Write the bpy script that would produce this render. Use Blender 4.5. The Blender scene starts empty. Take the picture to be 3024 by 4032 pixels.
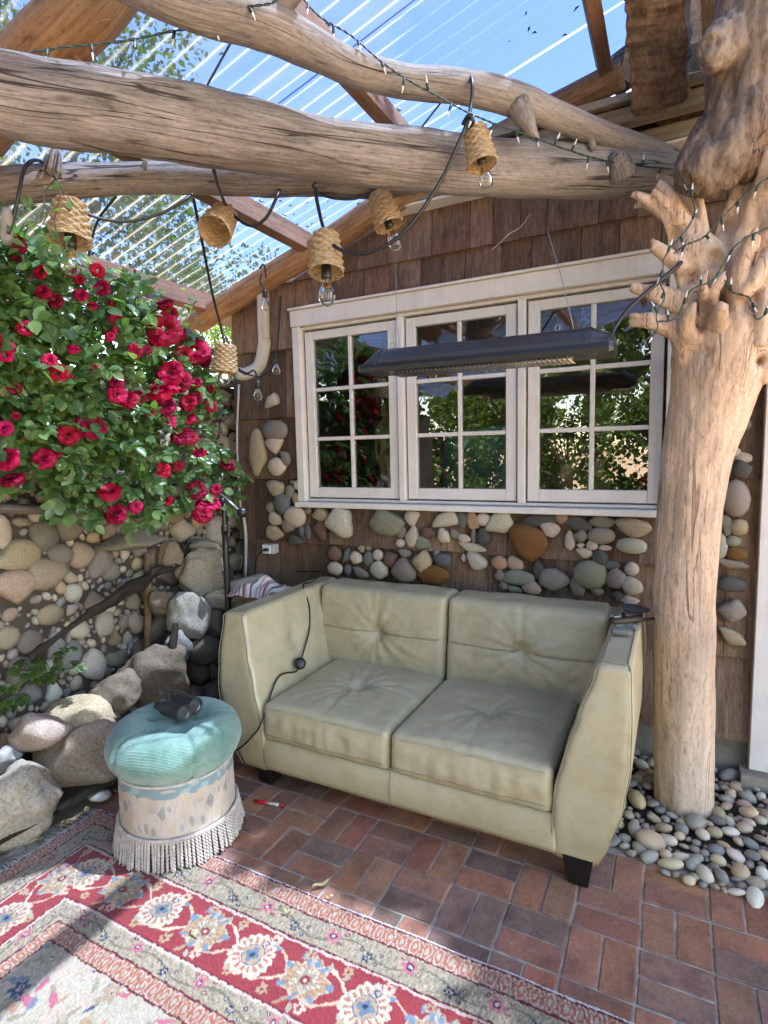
import bpy, bmesh, math, random
import numpy as np
from mathutils import Vector, Matrix, Euler, noise as mn

random.seed(7); np.random.seed(7)
SC = bpy.context.scene
COL = SC.collection
R_ = math.radians

# ------------------------------------------------------------------ camera
CAM_F, CAM_YAW, CAM_PITCH, CAM_ROLL, CAM_Z = 2235.8, 0.4745, 0.1052, -0.0224, 1.5685
def cam_axes():
    cy, sy = math.cos(CAM_YAW), math.sin(CAM_YAW)
    f = Vector((-sy, cy, 0)); r = Vector((cy, sy, 0)); u = Vector((0, 0, 1))
    cp, sp = math.cos(CAM_PITCH), math.sin(CAM_PITCH)
    f2 = f * cp - u * sp; u2 = u * cp + f * sp
    cr, sr = math.cos(CAM_ROLL), math.sin(CAM_ROLL)
    return r * cr + u2 * sr, u2 * cr - r * sr, f2
AR, AU, AF = cam_axes()
CAMP = Vector((0, 0, CAM_Z))
cd = bpy.data.cameras.new('camera'); cam = bpy.data.objects.new('camera', cd); COL.objects.link(cam)
cd.sensor_fit = 'VERTICAL'; cd.sensor_height = 36.0; cd.sensor_width = 27.0
cd.lens = CAM_F / 4032 * 36.0
cd.clip_start = 0.05; cd.clip_end = 600
mw = Matrix((AR, AU, -AF)).transposed().to_4x4(); mw.translation = CAMP
cam.matrix_world = mw
SC.camera = cam

# ------------------------------------------------------------------ daylight
SUN_DIR = Vector((0.388, 0.172, 0.905)).normalized()
SUN_EL = math.asin(SUN_DIR.z); SUN_AZ = math.atan2(SUN_DIR.x, SUN_DIR.y)
W = bpy.data.worlds.new('World'); SC.world = W; W.use_nodes = True
wn = W.node_tree.nodes; wl = W.node_tree.links
bgn = wn['Background']
sky = wn.new('ShaderNodeTexSky'); sky.sky_type = 'NISHITA'; sky.sun_disc = False
sky.sun_elevation = SUN_EL; sky.sun_rotation = SUN_AZ
sky.air_density = 1.0; sky.dust_density = 0.3; sky.ozone_density = 2.6
wl.new(sky.outputs[0], bgn.inputs[0]); bgn.inputs[1].default_value = 0.15
sd = bpy.data.lights.new('sun', 'SUN'); sd.energy = 4.2; sd.angle = R_(0.53); sd.color = (1.0, 0.965, 0.90)
sun = bpy.data.objects.new('sun', sd); COL.objects.link(sun)
sun.rotation_euler = SUN_DIR.to_track_quat('Z', 'Y').to_euler(); sun.location = SUN_DIR * 20
SC.view_settings.view_transform = 'Standard'; SC.view_settings.look = 'None'
SC.view_settings.exposure = 3.25; SC.view_settings.gamma = 1.0
SC.view_settings.use_curve_mapping = False
SC.view_settings.use_white_balance = True; SC.view_settings.white_balance_temperature = 8300; SC.view_settings.white_balance_tint = 14
SC.cycles.max_bounces = 10; SC.cycles.diffuse_bounces = 5; SC.cycles.transparent_max_bounces = 24
SC.cycles.caustics_reflective = False; SC.cycles.caustics_refractive = False
SC.cycles.sample_clamp_indirect = 6.0

# ------------------------------------------------------------------ helpers
def px(x, y, X=None, Y=None, Z=None, D=None):
    """world point seen at photo position (x, y of a 1659-wide view) on the given real plane"""
    k = 3024 / 1659
    v = AF + AR * ((x * k - 1512) / CAM_F) - AU * ((y * k - 2016) / CAM_F)
    if X is not None: t = X / v.x
    elif Y is not None: t = Y / v.y
    elif Z is not None: t = (Z - CAM_Z) / v.z
    else: t = D
    return CAMP + v * t
def pxm(n_px, P):
    """metres for n_px picture units at world point P"""
    return n_px * (P - CAMP).dot(AF) / (CAM_F * 1659 / 3024)

def tag(o, label=None, cat=None, group=None, kind=None):
    if label: o['label'] = label
    if cat: o['category'] = cat
    if group: o['group'] = group
    if kind: o['kind'] = kind
    return o
def empty(name, loc=(0, 0, 0), label=None, cat=None, group=None, kind=None):
    o = bpy.data.objects.new(name, None); COL.objects.link(o); o.location = loc
    o.empty_display_size = 0.05
    return tag(o, label, cat, group, kind)
def link(name, me, parent=None, color=None, loc=None, rot=None, scale=None, local=False):
    o = bpy.data.objects.new(name, me); COL.objects.link(o)
    if loc is not None: o.location = loc
    if rot is not None: o.rotation_euler = rot
    if scale is not None: o.scale = scale
    if color is not None: o.color = (*color, 1)
    if parent is not None:
        o.parent = parent
        if not local: o.matrix_parent_inverse = pinv(parent)
    return o
def pinv(p):
    m = Matrix.Identity(4); q = p
    chain = []
    while q is not None: chain.append(q); q = q.parent
    for q in reversed(chain):
        m = m @ q.matrix_parent_inverse @ Matrix.LocRotScale(q.location, q.rotation_euler, q.scale)
    return m.inverted()
def mesh(name, verts, faces, m, smooth=False):
    me = bpy.data.meshes.new(name)
    me.from_pydata([tuple(v) for v in verts], [], faces)
    if m is not None: me.materials.append(m)
    if smooth: me.shade_smooth()
    me.update()
    return me
def mobj(name, verts, faces, m, parent=None, smooth=False, **k):
    return link(name, mesh(name, verts, faces, m, smooth), parent, **k)

class MB:
    """collects geometry for one mesh"""
    def __init__(s): s.v = []; s.f = []; s.g = []
    def add(s, v, f, g=None):
        n = len(s.v); s.v += [tuple(p) for p in v]; s.f += [tuple(i + n for i in q) for q in f]
        s.g += list(g) if g is not None else [(0, 0, 0)] * len(v)
    def box(s, c, d, rot=None, bev=0.0):
        v, f = box_vf(d, bev)
        M = rot.to_matrix() if isinstance(rot, Euler) else (rot if rot is not None else Matrix.Identity(3))
        c = Vector(c); s.add([c + M @ Vector(p) for p in v], f)
    def tube(s, *a, **k):
        v, f, g = tube_vf(*a, **k); s.add(v, f, g)
    def build(s, name, m, parent=None, smooth=False, grain=False, **k):
        me = mesh(name, s.v, s.f, m, smooth)
        if grain:
            at = me.attributes.new('grain', 'FLOAT_VECTOR', 'POINT')
            at.data.foreach_set('vector', np.array(s.g, dtype=np.float32).ravel())
        return link(name, me, parent, **k)

def box_vf(d, bev=0.0):
    x, y, z = d[0] / 2, d[1] / 2, d[2] / 2
    if bev <= 0:
        v = [(-x, -y, -z), (x, -y, -z), (x, y, -z), (-x, y, -z), (-x, -y, z), (x, -y, z), (x, y, z), (-x, y, z)]
        return v, [(0, 3, 2, 1), (4, 5, 6, 7), (0, 1, 5, 4), (1, 2, 6, 5), (2, 3, 7, 6), (3, 0, 4, 7)]
    b = min(bev, x * .9, y * .9, z * .9)
    bm = bmesh.new(); bmesh.ops.create_cube(bm, size=1)
    for q in bm.verts: q.co = Vector((q.co.x * 2 * x, q.co.y * 2 * y, q.co.z * 2 * z))
    bmesh.ops.bevel(bm, geom=bm.edges[:], offset=b, segments=1, affect='EDGES', profile=.5)
    bm.verts.index_update()
    v = [tuple(q.co) for q in bm.verts]; f = [tuple(w.index for w in q.verts) for q in bm.faces]
    bm.free(); return v, f

def catmull(P, n):
    P = [np.array(p, float) for p in P]
    if len(P) == 2:
        return [P[0] + (P[1] - P[0]) * i / (n - 1) for i in range(n)]
    Q = [2 * P[0] - P[1]] + P + [2 * P[-1] - P[-2]]
    out = []
    m = len(P) - 1
    for i in range(n):
        t = i / (n - 1) * m; k = min(int(t), m - 1); u = t - k
        a, b, c, d = Q[k], Q[k + 1], Q[k + 2], Q[k + 3]
        out.append(.5 * ((2 * b) + (c - a) * u + (2 * a - 5 * b + 4 * c - d) * u * u + (-a + 3 * b - 3 * c + d) * u ** 3))
    return out

def tube_vf(pts, rad, seg=10, n=None, amp=0.0, freq=3.0, stretch=.25, caps=True, seed=0.0, flat=1.0):
    pts = [tuple(p) for p in pts]
    if not hasattr(rad, '__len__'): rad = [rad] * len(pts)
    n = n or max(len(pts), 2)
    A = catmull([(*p, r) for p, r in zip(pts, rad)], n)
    C = [Vector(a[:3]) for a in A]; Rr = [max(a[3], 1e-4) for a in A]
    T = [(C[min(i + 1, n - 1)] - C[max(i - 1, 0)]).normalized() for i in range(n)]
    up = Vector((0, 0, 1)) if abs(T[0].z) < .9 else Vector((0, 1, 0))
    N = (up - T[0] * up.dot(T[0])).normalized()
    v = []; g = []; s = 0.0
    for i in range(n):
        if i:
            s += (C[i] - C[i - 1]).length
            N = (N - T[i] * N.dot(T[i])).normalized()
        B = T[i].cross(N)
        for k in range(seg):
            a = 2 * math.pi * k / seg; ca, sa = math.cos(a), math.sin(a)
            r = Rr[i]
            if amp:
                q = Vector((ca * freq * r * 6, sa * freq * r * 6, s * freq * 6 * stretch + seed))
                r *= 1 + amp * (mn.noise(q) + .5 * mn.noise(q * 2.3 + Vector((5, 1, seed))))
            v.append(C[i] + (N * ca * flat + B * sa) * r)
            g.append((ca * Rr[i], sa * Rr[i], s + seed * 3))
    f = []
    for i in range(n - 1):
        for k in range(seg):
            a = i * seg + k; b = i * seg + (k + 1) % seg
            f.append((a, b, b + seg, a + seg))
    if caps:
        f.append(tuple(range(seg - 1, -1, -1))); f.append(tuple((n - 1) * seg + k for k in range(seg)))
    return v, f, g

def lathe_vf(prof, seg=24, close=False):
    """prof: list of (r, z)"""
    v = []; f = []
    for r, z in prof:
        for k in range(seg):
            a = 2 * math.pi * k / seg; v.append((r * math.cos(a), r * math.sin(a), z))
    for i in range(len(prof) - 1):
        for k in range(seg):
            a = i * seg + k; b = i * seg + (k + 1) % seg
            f.append((a, b, b + seg, a + seg))
    if close:
        f.append(tuple(range(seg - 1, -1, -1))); f.append(tuple((len(prof) - 1) * seg + k for k in range(seg)))
    return v, f

# ------------------------------------------------------------------ materials
class NB:
    def __init__(s, name):
        s.m = bpy.data.materials.new(name); s.m.use_nodes = True
        s.nt = s.m.node_tree; s.b = s.nt.nodes['Principled BSDF']; s.out = s.nt.nodes['Material Output']
    def n(s, t, **k):
        q = s.nt.nodes.new('ShaderNode' + t)
        for a, b in k.items(): setattr(q, a, b)
        return q
    def l(s, a, b): s.nt.links.new(a, b)
    def val(s, sock, v): sock.default_value = v
    def coord(s, kind='Object', stretch=(1, 1, 1), rnd=True):
        if kind == 'grain':
            c = s.n('Attribute'); c.attribute_name = 'grain'; o = c.outputs['Vector']
        else:
            c = s.n('TexCoord'); o = c.outputs[kind]
        if rnd:
            oi = s.n('ObjectInfo'); mul = s.n('Math', operation='MULTIPLY'); s.l(oi.outputs['Random'], mul.inputs[0]); mul.inputs[1].default_value = 37.0
            va = s.n('VectorMath', operation='ADD'); s.l(o, va.inputs[0]); s.l(mul.outputs[0], va.inputs[1]); o = va.outputs[0]
        mp = s.n('Mapping'); mp.inputs['Scale'].default_value = stretch; s.l(o, mp.inputs['Vector'])
        return mp.outputs[0]
    def noise(s, vec, scale, detail=6, rough=.6, dist=0.0):
        q = s.n('TexNoise'); q.inputs['Scale'].default_value = scale; q.inputs['Detail'].default_value = detail
        q.inputs['Roughness'].default_value = rough; q.inputs['Distortion'].default_value = dist
        s.l(vec, q.inputs['Vector']); return q.outputs['Fac']
    def ramp(s, fac, stops):
        q = s.n('ValToRGB'); e = q.color_ramp.elements
        while len(e) < len(stops): e.new(.5)
        for i, (p, c) in enumerate(stops):
            e[i].position = p; e[i].color = (*c, 1) if len(c) == 3 else c
        s.l(fac, q.inputs[0]); return q.outputs[0]
    def mix(s, a, b, fac=.5, mode='MIX'):
        q = s.n('Mix', data_type='RGBA', blend_type=mode)
        if hasattr(fac, 'links') or hasattr(fac, 'is_linked'): s.l(fac, q.inputs[0])
        else: q.inputs[0].default_value = fac
        for sock, v in ((q.inputs[6], a), (q.inputs[7], b)):
            if isinstance(v, (tuple, list)): sock.default_value = (*v, 1) if len(v) == 3 else v
            else: s.l(v, sock)
        return q.outputs[2]
    def bump(s, h, strength=.3, dist=.01):
        q = s.n('Bump'); q.inputs['Strength'].default_value = strength; q.inputs['Distance'].default_value = dist
        s.l(h, q.inputs['Height'])
        prev = s.b.inputs['Normal']
        if prev.is_linked: s.l(prev.links[0].from_socket, q.inputs['Normal'])
        s.l(q.outputs[0], s.b.inputs['Normal'])
    def base(s, c): s.l(c, s.b.inputs['Base Color'])

def simple(name, c, rough=.5, metal=0.0, spec=.5, bump=0, bscale=60, var=.25, scale=8):
    q = NB(name); v = q.coord('Object')
    f = q.noise(v, scale, 5)
    lo = tuple(x * (1 - var) for x in c); hi = tuple(min(1, x * (1 + var)) for x in c)
    q.base(q.ramp(f, [(.3, lo), (.7, hi)]))
    q.b.inputs['Roughness'].default_value = rough; q.b.inputs['Metallic'].default_value = metal
    q.b.inputs['Specular IOR Level'].default_value = spec
    if bump: q.bump(q.noise(v, bscale, 4), bump, .004)
    return q.m

def wood(name, dark, mid, light, coord='grain', along=2, fine=60, stretchf=.06, rough=.75, bump=.5, knots=True, grey=None, objcol=False, crack=.0):
    q = NB(name)
    st = [1, 1, 1]; st[along] = stretchf
    v = q.coord(coord, tuple(st)); v2 = q.coord(coord, tuple(1 if i != along else .35 for i in range(3)))
    f1 = q.noise(v, fine, 10, .72, .5); f2 = q.noise(v2, 5, 6, .6, .3); f3 = q.noise(v2, 30, 8, .65, .3); f6 = q.noise(v2, 130, 4, .6)
    c = q.ramp(f1, [(.28, dark), (.5, mid), (.72, light)])
    c2 = q.ramp(f2, [(.35, (.62, .6, .58)), (.65, (1.12, 1.08, 1.05))])
    c = q.mix(c, c2, 1.0, 'MULTIPLY')
    if grey is not None:
        f4 = q.noise(v2, 3.1, 5, .6); c = q.mix(c, grey, q.ramp(f4, [(.45, (0, 0, 0)), (.7, (.7, .7, .7))]))
    if knots:
        k = q.ramp(f3, [(.24, (.30, .22, .16)), (.42, (1, 1, 1))]); c = q.mix(c, k, .9, 'MULTIPLY')
    if crack:
        st2 = [1, 1, 1]; st2[along] = .03
        vc = q.coord(coord, tuple(st2)); f5 = q.noise(vc, 26, 2, .4, .6)
        cr = q.ramp(f5, [(.5 - .014, (1, 1, 1)), (.5 - .005, (.10, .07, .05)), (.5 + .005, (.10, .07, .05)), (.5 + .014, (1, 1, 1))])
        msk = q.ramp(q.noise(v2, 4.3, 2), [(.44, (0, 0, 0)), (.52, (crack, crack, crack))])
        crk = q.mix((1, 1, 1), cr, msk); c = q.mix(c, crk, 1.0, 'MULTIPLY'); q.bump(crk, .6, .01)
    c = q.mix(c, q.ramp(f6, [(.28, (.55, .5, .46)), (.45, (1, 1, 1)), (.7, (1.12, 1.12, 1.12))]), .8, 'MULTIPLY')
    if objcol:
        oi = q.n('ObjectInfo'); c = q.mix(c, oi.outputs['Color'], 1.0, 'MULTIPLY')
    q.base(c); q.b.inputs['Roughness'].default_value = rough; q.b.inputs['Specular IOR Level'].default_value = .25
    q.bump(f1, bump, .008); q.bump(f3, bump * .7, .014)
    return q.m

def stone_mat(name, scale=14, bump=.5, speck=.5, rough=.8):
    """colour comes from the stone object's own colour"""
    q = NB(name); v = q.coord('Object'); oi = q.n('ObjectInfo')
    f1 = q.noise(v, scale, 8, .65, .2); f2 = q.noise(v, scale * 6, 4, .6); f3 = q.noise(v, scale * .35, 4, .5, 1.5)
    c = q.mix(oi.outputs['Color'], q.ramp(f1, [(.25, (.38, .35, .31)), (.5, (.95, .95, .95)), (.75, (1.4, 1.36, 1.3))]), 1.0, 'MULTIPLY')
    c = q.mix(c, q.ramp(f2, [(.3, (.45, .43, .42)), (.5, (1, 1, 1)), (.72, (1.25, 1.25, 1.25))]), speck, 'MULTIPLY')
    c = q.mix(c, q.ramp(f3, [(.3, (1.0, .82, .62)), (.5, (1, 1, 1)), (.7, (.9, .95, 1.0))]), .55, 'MULTIPLY')
    q.base(c); q.b.inputs['Roughness'].default_value = rough; q.b.inputs['Specular IOR Level'].default_value = .3
    q.bump(f1, bump, .01); q.bump(f2, bump * .5, .003)
    return q.m

M = {}
M['driftwood'] = wood('driftwood', (.09, .078, .072), (.23, .20, .186), (.385, .348, .325), fine=95, stretchf=.07, grey=(.28, .265, .255), crack=.9)
M['post_wood'] = wood('post_wood', (.34, .225, .155), (.55, .395, .29), (.68, .52, .40), coord='Object', fine=60, stretchf=.035, bump=.25, grey=(.50, .42, .35), crack=.55)
M['peeled_log'] = wood('peeled_log', (.17, .09, .045), (.33, .19, .105), (.46, .30, .18), fine=60, stretchf=.07)
M['sawn'] = wood('sawn', (.12, .062, .04), (.21, .115, .075), (.30, .18, .12), coord='Object', along=1, fine=60, stretchf=.05, rough=.7, bump=.25)
M['rough_timber'] = wood('rough_timber', (.045, .03, .021), (.125, .08, .055), (.23, .155, .11), coord='Object', along=1, fine=40, stretchf=.12, bump=.9)
M['grey_plank'] = wood('grey_plank', (.15, .125, .10), (.27, .235, .19), (.36, .32, .27), coord='Object', along=0, fine=40, stretchf=.05, bump=.3)
M['shingle'] = wood('shingle', (.08, .048, .035), (.175, .112, .083), (.275, .19, .145), coord='Object', along=2, fine=70, stretchf=.05, bump=.5, objcol=True)
M['stone'] = stone_mat('stone')
M['stone_fine'] = stone_mat('stone_fine', 22, .25, .35, .7)
def paint_mat():
    q = NB('white_paint'); v = q.coord('Object'); f = q.noise(v, 7, 6); f2 = q.noise(q.coord('Object', (1, 1, .15)), 60, 6, .7); f3 = q.noise(v, 38, 6, .75)
    c = q.ramp(f, [(.3, (.62, .59, .565)), (.7, (.72, .69, .67))]); c = q.mix(c, q.ramp(f2, [(.3, (.80, .77, .74)), (.5, (1, 1, 1))]), .5, 'MULTIPLY')
    c = q.mix(c, (.30, .25, .21), q.ramp(f3, [(.69, (0, 0, 0)), (.76, (.75, .75, .75))])); q.base(c); q.b.inputs['Roughness'].default_value = .55
    q.bump(f2, .25, .003); q.bump(f3, .2, .002); return q.m
M['white_paint'] = paint_mat()
M['black_rubber'] = simple('black_rubber', (.012, .012, .013), .45, var=.3)
M['black_metal'] = simple('black_metal', (.014, .014, .015), .35, .0, .5, var=.2)
M['mortar'] = simple('mortar', (.06, .045, .033), .95, var=.4, bump=.8, bscale=40)
M['soil'] = simple('soil', (.05, .036, .026), .95, var=.5, bump=1, bscale=30)
M['yard'] = simple('yard', (.40, .29, .19), .95, var=.25, bump=.6, bscale=40, scale=3)  # pale warm tone chosen to bounce sunlight onto faces in shade
M['sand'] = simple('sand', (.30, .26, .215), .95, var=.45, bump=.6, bscale=120, scale=20)
M['concrete'] = simple('concrete', (.16, .145, .12), .9, var=.35, bump=.5, bscale=30)
M['green_wire'] = simple('green_wire', (.010, .028, .017), .5, var=.3)
M['steel'] = simple('steel', (.35, .35, .35), .3, 1.0, .5, var=.1)
M['grey_plastic'] = simple('grey_plastic', (.42, .42, .42), .5, var=.08)

def thin_clear(name, tint=(1, 1, 1), refl=.08, rough=.02, haze=0.0, hazecol=(.8, .8, .8), ior=1.5, dirt=0.0):
    q = NB(name); nt = q.nt
    tr = q.n('BsdfTransparent'); tr.inputs[0].default_value = (*tint, 1)
    gl = q.n('BsdfGlossy'); gl.inputs['Roughness'].default_value = rough; gl.inputs[0].default_value = (1, 1, 1, 1)
    fr = q.n('Fresnel'); fr.inputs[0].default_value = ior
    m1 = q.n('MixShader'); q.l(fr.outputs[0], m1.inputs[0]); q.l(tr.outputs[0], m1.inputs[1]); q.l(gl.outputs[0], m1.inputs[2])
    last = m1
    if haze or dirt:
        tl = q.n('BsdfTranslucent'); tl.inputs[0].default_value = (*hazecol, 1)
        df = q.n('BsdfDiffuse'); df.inputs[0].default_value = (*hazecol, 1)
        mm = q.n('MixShader'); mm.inputs[0].default_value = .4; q.l(tl.outputs[0], mm.inputs[1]); q.l(df.outputs[0], mm.inputs[2])
        m2 = q.n('MixShader'); q.l(last.outputs[0], m2.inputs[1]); q.l(mm.outputs[0], m2.inputs[2])
        v = q.coord('Object', (.25, 2, 2)); f = q.noise(v, 4, 6)
        r = q.ramp(f, [(.35, (haze,) * 3), (.75, (haze + dirt,) * 3)])
        lw = q.n('LayerWeight'); lw.inputs[0].default_value = .5
        pw = q.n('Math', operation='POWER'); q.l(lw.outputs['Facing'], pw.inputs[0]); pw.inputs[1].default_value = 3.0
        ma = q.n('Math', operation='MULTIPLY_ADD'); q.l(pw.outputs[0], ma.inputs[0]); ma.inputs[1].default_value = 4.5; ma.inputs[2].default_value = .25
        mu = q.n('Math', operation='MULTIPLY'); mu.use_clamp = True; q.l(r, mu.inputs[0]); q.l(ma.outputs[0], mu.inputs[1]); q.l(mu.outputs[0], m2.inputs[0])
        last = m2
    q.l(last.outputs[0], q.out.inputs[0])
    return q.m
M['pane'] = thin_clear('pane', (.92, .94, .93), ior=2.2, rough=.004)
M['bulb_glass'] = thin_clear('bulb_glass', (.93, .93, .91), ior=1.45, rough=.02)
M['roof_sheet'] = thin_clear('roof_sheet', (.145, .215, .36), ior=1.4, rough=.07, haze=.02, dirt=.07, hazecol=(.85, .86, .84))  # deep blue tint put in to dim the sun and sky behind

def leaf_mat(name, c1, c2, c3, trans=.35, rough=.4):
    q = NB(name); v = q.coord('Object', rnd=True)
    oi = q.n('ObjectInfo'); f = q.noise(v, 9, 3)
    geo = q.n('NewGeometry')
    mx = q.n('Math', operation='ADD'); q.l(f, mx.inputs[0])
    ml = q.n('Math', operation='MULTIPLY_ADD'); q.l(geo.outputs['Random Per Island'], ml.inputs[0]); ml.inputs[1].default_value = .6; ml.inputs[2].default_value = -.3
    q.l(ml.outputs[0], mx.inputs[1])
    c = q.ramp(mx.outputs[0], [(.2, c1), (.5, c2), (.85, c3)])
    q.base(c); q.b.inputs['Roughness'].default_value = rough
    tl = q.n('BsdfTranslucent'); q.l(q.mix(c, (1.6, 2.0, .7), 1.0, 'MULTIPLY'), tl.inputs[0])
    ms = q.n('MixShader'); ms.inputs[0].default_value = trans
    q.l(q.b.outputs[0], ms.inputs[1]); q.l(tl.outputs[0], ms.inputs[2]); q.l(ms.outputs[0], q.out.inputs[0])
    return q.m
M['rose_leaf'] = leaf_mat('rose_leaf', (.045, .10, .04), (.09, .175, .065), (.19, .30, .11), .38, .28)
M['tree_leaf'] = leaf_mat('tree_leaf', (.025, .06, .015), (.05, .10, .025), (.10, .16, .04), .4, .5)
M['bark'] = simple('bark', (.09, .065, .048), .9, var=.5, bump=1, bscale=30)
M['stem'] = simple('stem', (.07, .085, .03), .6, var=.4)
# ================================================================== stones as shapes
def blob_mesh(name, seed, m, sub=2, lump=.16, freq=1.1, cuts=0, cutr=(.62, .85), flat=1.0, poly=0, pn=7):
    bm = bmesh.new(); bmesh.ops.create_icosphere(bm, subdivisions=sub, radius=1.0)
    rnd = random.Random(seed); off = Vector((rnd.uniform(-50, 50), rnd.uniform(-50, 50), rnd.uniform(-50, 50)))
    pl = []
    for _ in range(cuts):
        d = Vector((rnd.gauss(0, 1), rnd.gauss(0, 1), rnd.gauss(0, 1))).normalized(); pl.append((d, rnd.uniform(*cutr)))
    th = sorted(rnd.uniform(0, 6.283) if poly > 6 else 6.283 * (k + rnd.uniform(-.28, .28)) / max(1, poly) for k in range(poly)); ph = rnd.uniform(0, 6.28); dd = [rnd.uniform(.72, 1.05) for _ in th]
    for v in bm.verts:
        p = v.co.copy()
        if poly:   # outline with corners in the x-z plane
            a = math.atan2(p.z, p.x); q_ = sum(max(0, math.cos(a - t - ph) / d_) ** pn for t, d_ in zip(th, dd)) ** (1 / pn)
            w_ = math.hypot(p.x, p.z); k_ = w_ ** 1.0 * (1 / max(q_, .6) - 1) + 1
            p.x *= k_; p.z *= k_; p.y = math.copysign(abs(p.y) ** .75, p.y) if poly else p.y
        for d, h in pl:
            t = p.dot(d)
            if t > h: p -= d * (t - h) * .94
        p *= 1 + lump * (mn.noise(v.co * freq + off) + .45 * mn.noise(v.co * freq * 2.3 + off)) + .02 * mn.noise(v.co * 7 + off)
        p.z *= flat
        v.co = p
    # normalise so that the stone fills -1..1
    for a in range(3):
        lo = min(v.co[a] for v in bm.verts); hi = max(v.co[a] for v in bm.verts)
        for v in bm.verts: v.co[a] = (v.co[a] - (lo + hi) / 2) / ((hi - lo) / 2)
    me = bpy.data.meshes.new(name); bm.to_mesh(me); bm.free(); me.materials.append(m); me.shade_smooth(); return me
ROUND = [blob_mesh('pebble', 100 + i, M['stone_fine'], 2, .17, .9) for i in range(10)]
ANGLE = [blob_mesh('cut_stone', 200 + i, M['stone'], 3, .16, 1.6, cuts=9, cutr=(.55, .8)) for i in range(8)]
WST = [blob_mesh('glued_stone', 400 + i, M['stone'], 3, .10, 1.3, cuts=1 if i % 3 == 0 else 0, cutr=(.75, .9), poly=4 + i % 3, pn=5 if i % 2 else 7) for i in range(16)]
LUMPY = [blob_mesh('field_stone', 300 + i, M['stone'], 4, .24, 1.5, cuts=5, cutr=(.62, .9)) for i in range(8)]
PAL = [(.42, .36, .28), (.36, .31, .25), (.48, .43, .36), (.30, .27, .23), (.24, .235, .225), (.40, .30, .20), (.52, .48, .42), (.33, .25, .19), (.20, .20, .195), (.45, .38, .29)]
def vcol(c, k=.14):
    a = random.uniform(1 - k, 1 + k); return tuple(max(0, min(1, x * a * random.uniform(.95, 1.05))) for x in c)

# ================================================================== ground
gr = mobj('ground', [(-150, -150, -.03), (150, -150, -.03), (150, 150, -.03), (-150, 150, -.03)], [(0, 1, 2, 3)], M['yard']); tag(gr, 'bare brown earth around the patio', kind='structure')

# ---- brick paving in basket weave
pav = mobj('brick_paving', [(-2.35, -2.5, -.0055), (2.2, -2.5, -.0055), (2.2, 2.27, -.0055), (-2.35, 2.27, -.0055)], [(0, 1, 2, 3)], M['sand'])
tag(pav, 'red brown clay brick patio laid in a basket weave', kind='structure')
def brick_material():
    q = NB('brick'); v = q.coord('Object'); oi = q.n('ObjectInfo')
    f1 = q.noise(v, 9, 6, .6); f2 = q.noise(v, 90, 5, .7); f3 = q.noise(v, 28, 5, .6)
    c = q.mix(oi.outputs['Color'], q.ramp(f1, [(.3, (.62, .62, .66)), (.5, (1, 1, 1)), (.7, (1.28, 1.2, 1.12))]), 1.0, 'MULTIPLY')
    c = q.mix(c, q.ramp(f2, [(.3, (.6, .6, .6)), (.55, (1, 1, 1)), (.75, (1.25, 1.2, 1.2))]), .8, 'MULTIPLY')
    c = q.mix(c, (.30, .25, .22), q.ramp(f3, [(.56, (0, 0, 0)), (.8, (.45, .45, .45))]))
    q.base(c); q.b.inputs['Roughness'].default_value = .78; q.b.inputs['Specular IOR Level'].default_value = .3
    q.bump(f2, .35, .003); q.bump(f3, .3, .006); return q.m
M['brick'] = brick_material()
def brick_mesh(seed):
    v, f = box_vf((.2, .0985, .05), .004)
    rnd = random.Random(seed)
    v = [(x + rnd.uniform(-.0015, .0015), y + rnd.uniform(-.0015, .0015), z + rnd.uniform(-.0008, .0008)) for x, y, z in v]
    return mesh('brick', v, f, M['brick'])
BR = [brick_mesh(i) for i in range(6)]
BCOL = [(a * 1.36, b * 1.16, c * .98) for a, b, c in [(.225, .105, .077), (.25, .115, .083), (.20, .105, .082), (.27, .14, .092), (.17, .105, .09), (.16, .105, .09), (.225, .125, .09), (.26, .105, .08), (.235, .12, .085), (.21, .10, .078)]]
bx0, by0, bs = -.472, 1.808, .2062
for i in range(-9, 9):
    for j in range(-2, 12):
        cx, cyy = bx0 + (i + .5) * bs, by0 - (j + .5) * bs
        if cyy > 2.25 or cx < -2.33 or cx > 1.3: continue
        if cyy < 1.40 and cx < .28: continue
        if cyy < .75: continue
        hor = (i + j) % 2 == 0
        for s in (-1, 1):
            c = (cx, cyy + s * bs / 4) if hor else (cx + s * bs / 4, cyy)
            link('brick', random.choice(BR), pav, color=vcol(random.choice(BCOL), .15),
                 loc=(c[0] + random.uniform(-.001, .001), c[1] + random.uniform(-.001, .001), -.026 + random.uniform(-.0025, .002)),
                 rot=(random.uniform(-.008, .008), random.uniform(-.006, .006), (0 if hor else R_(90)) + random.uniform(-.012, .012) + random.choice((0, math.pi))))

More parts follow.
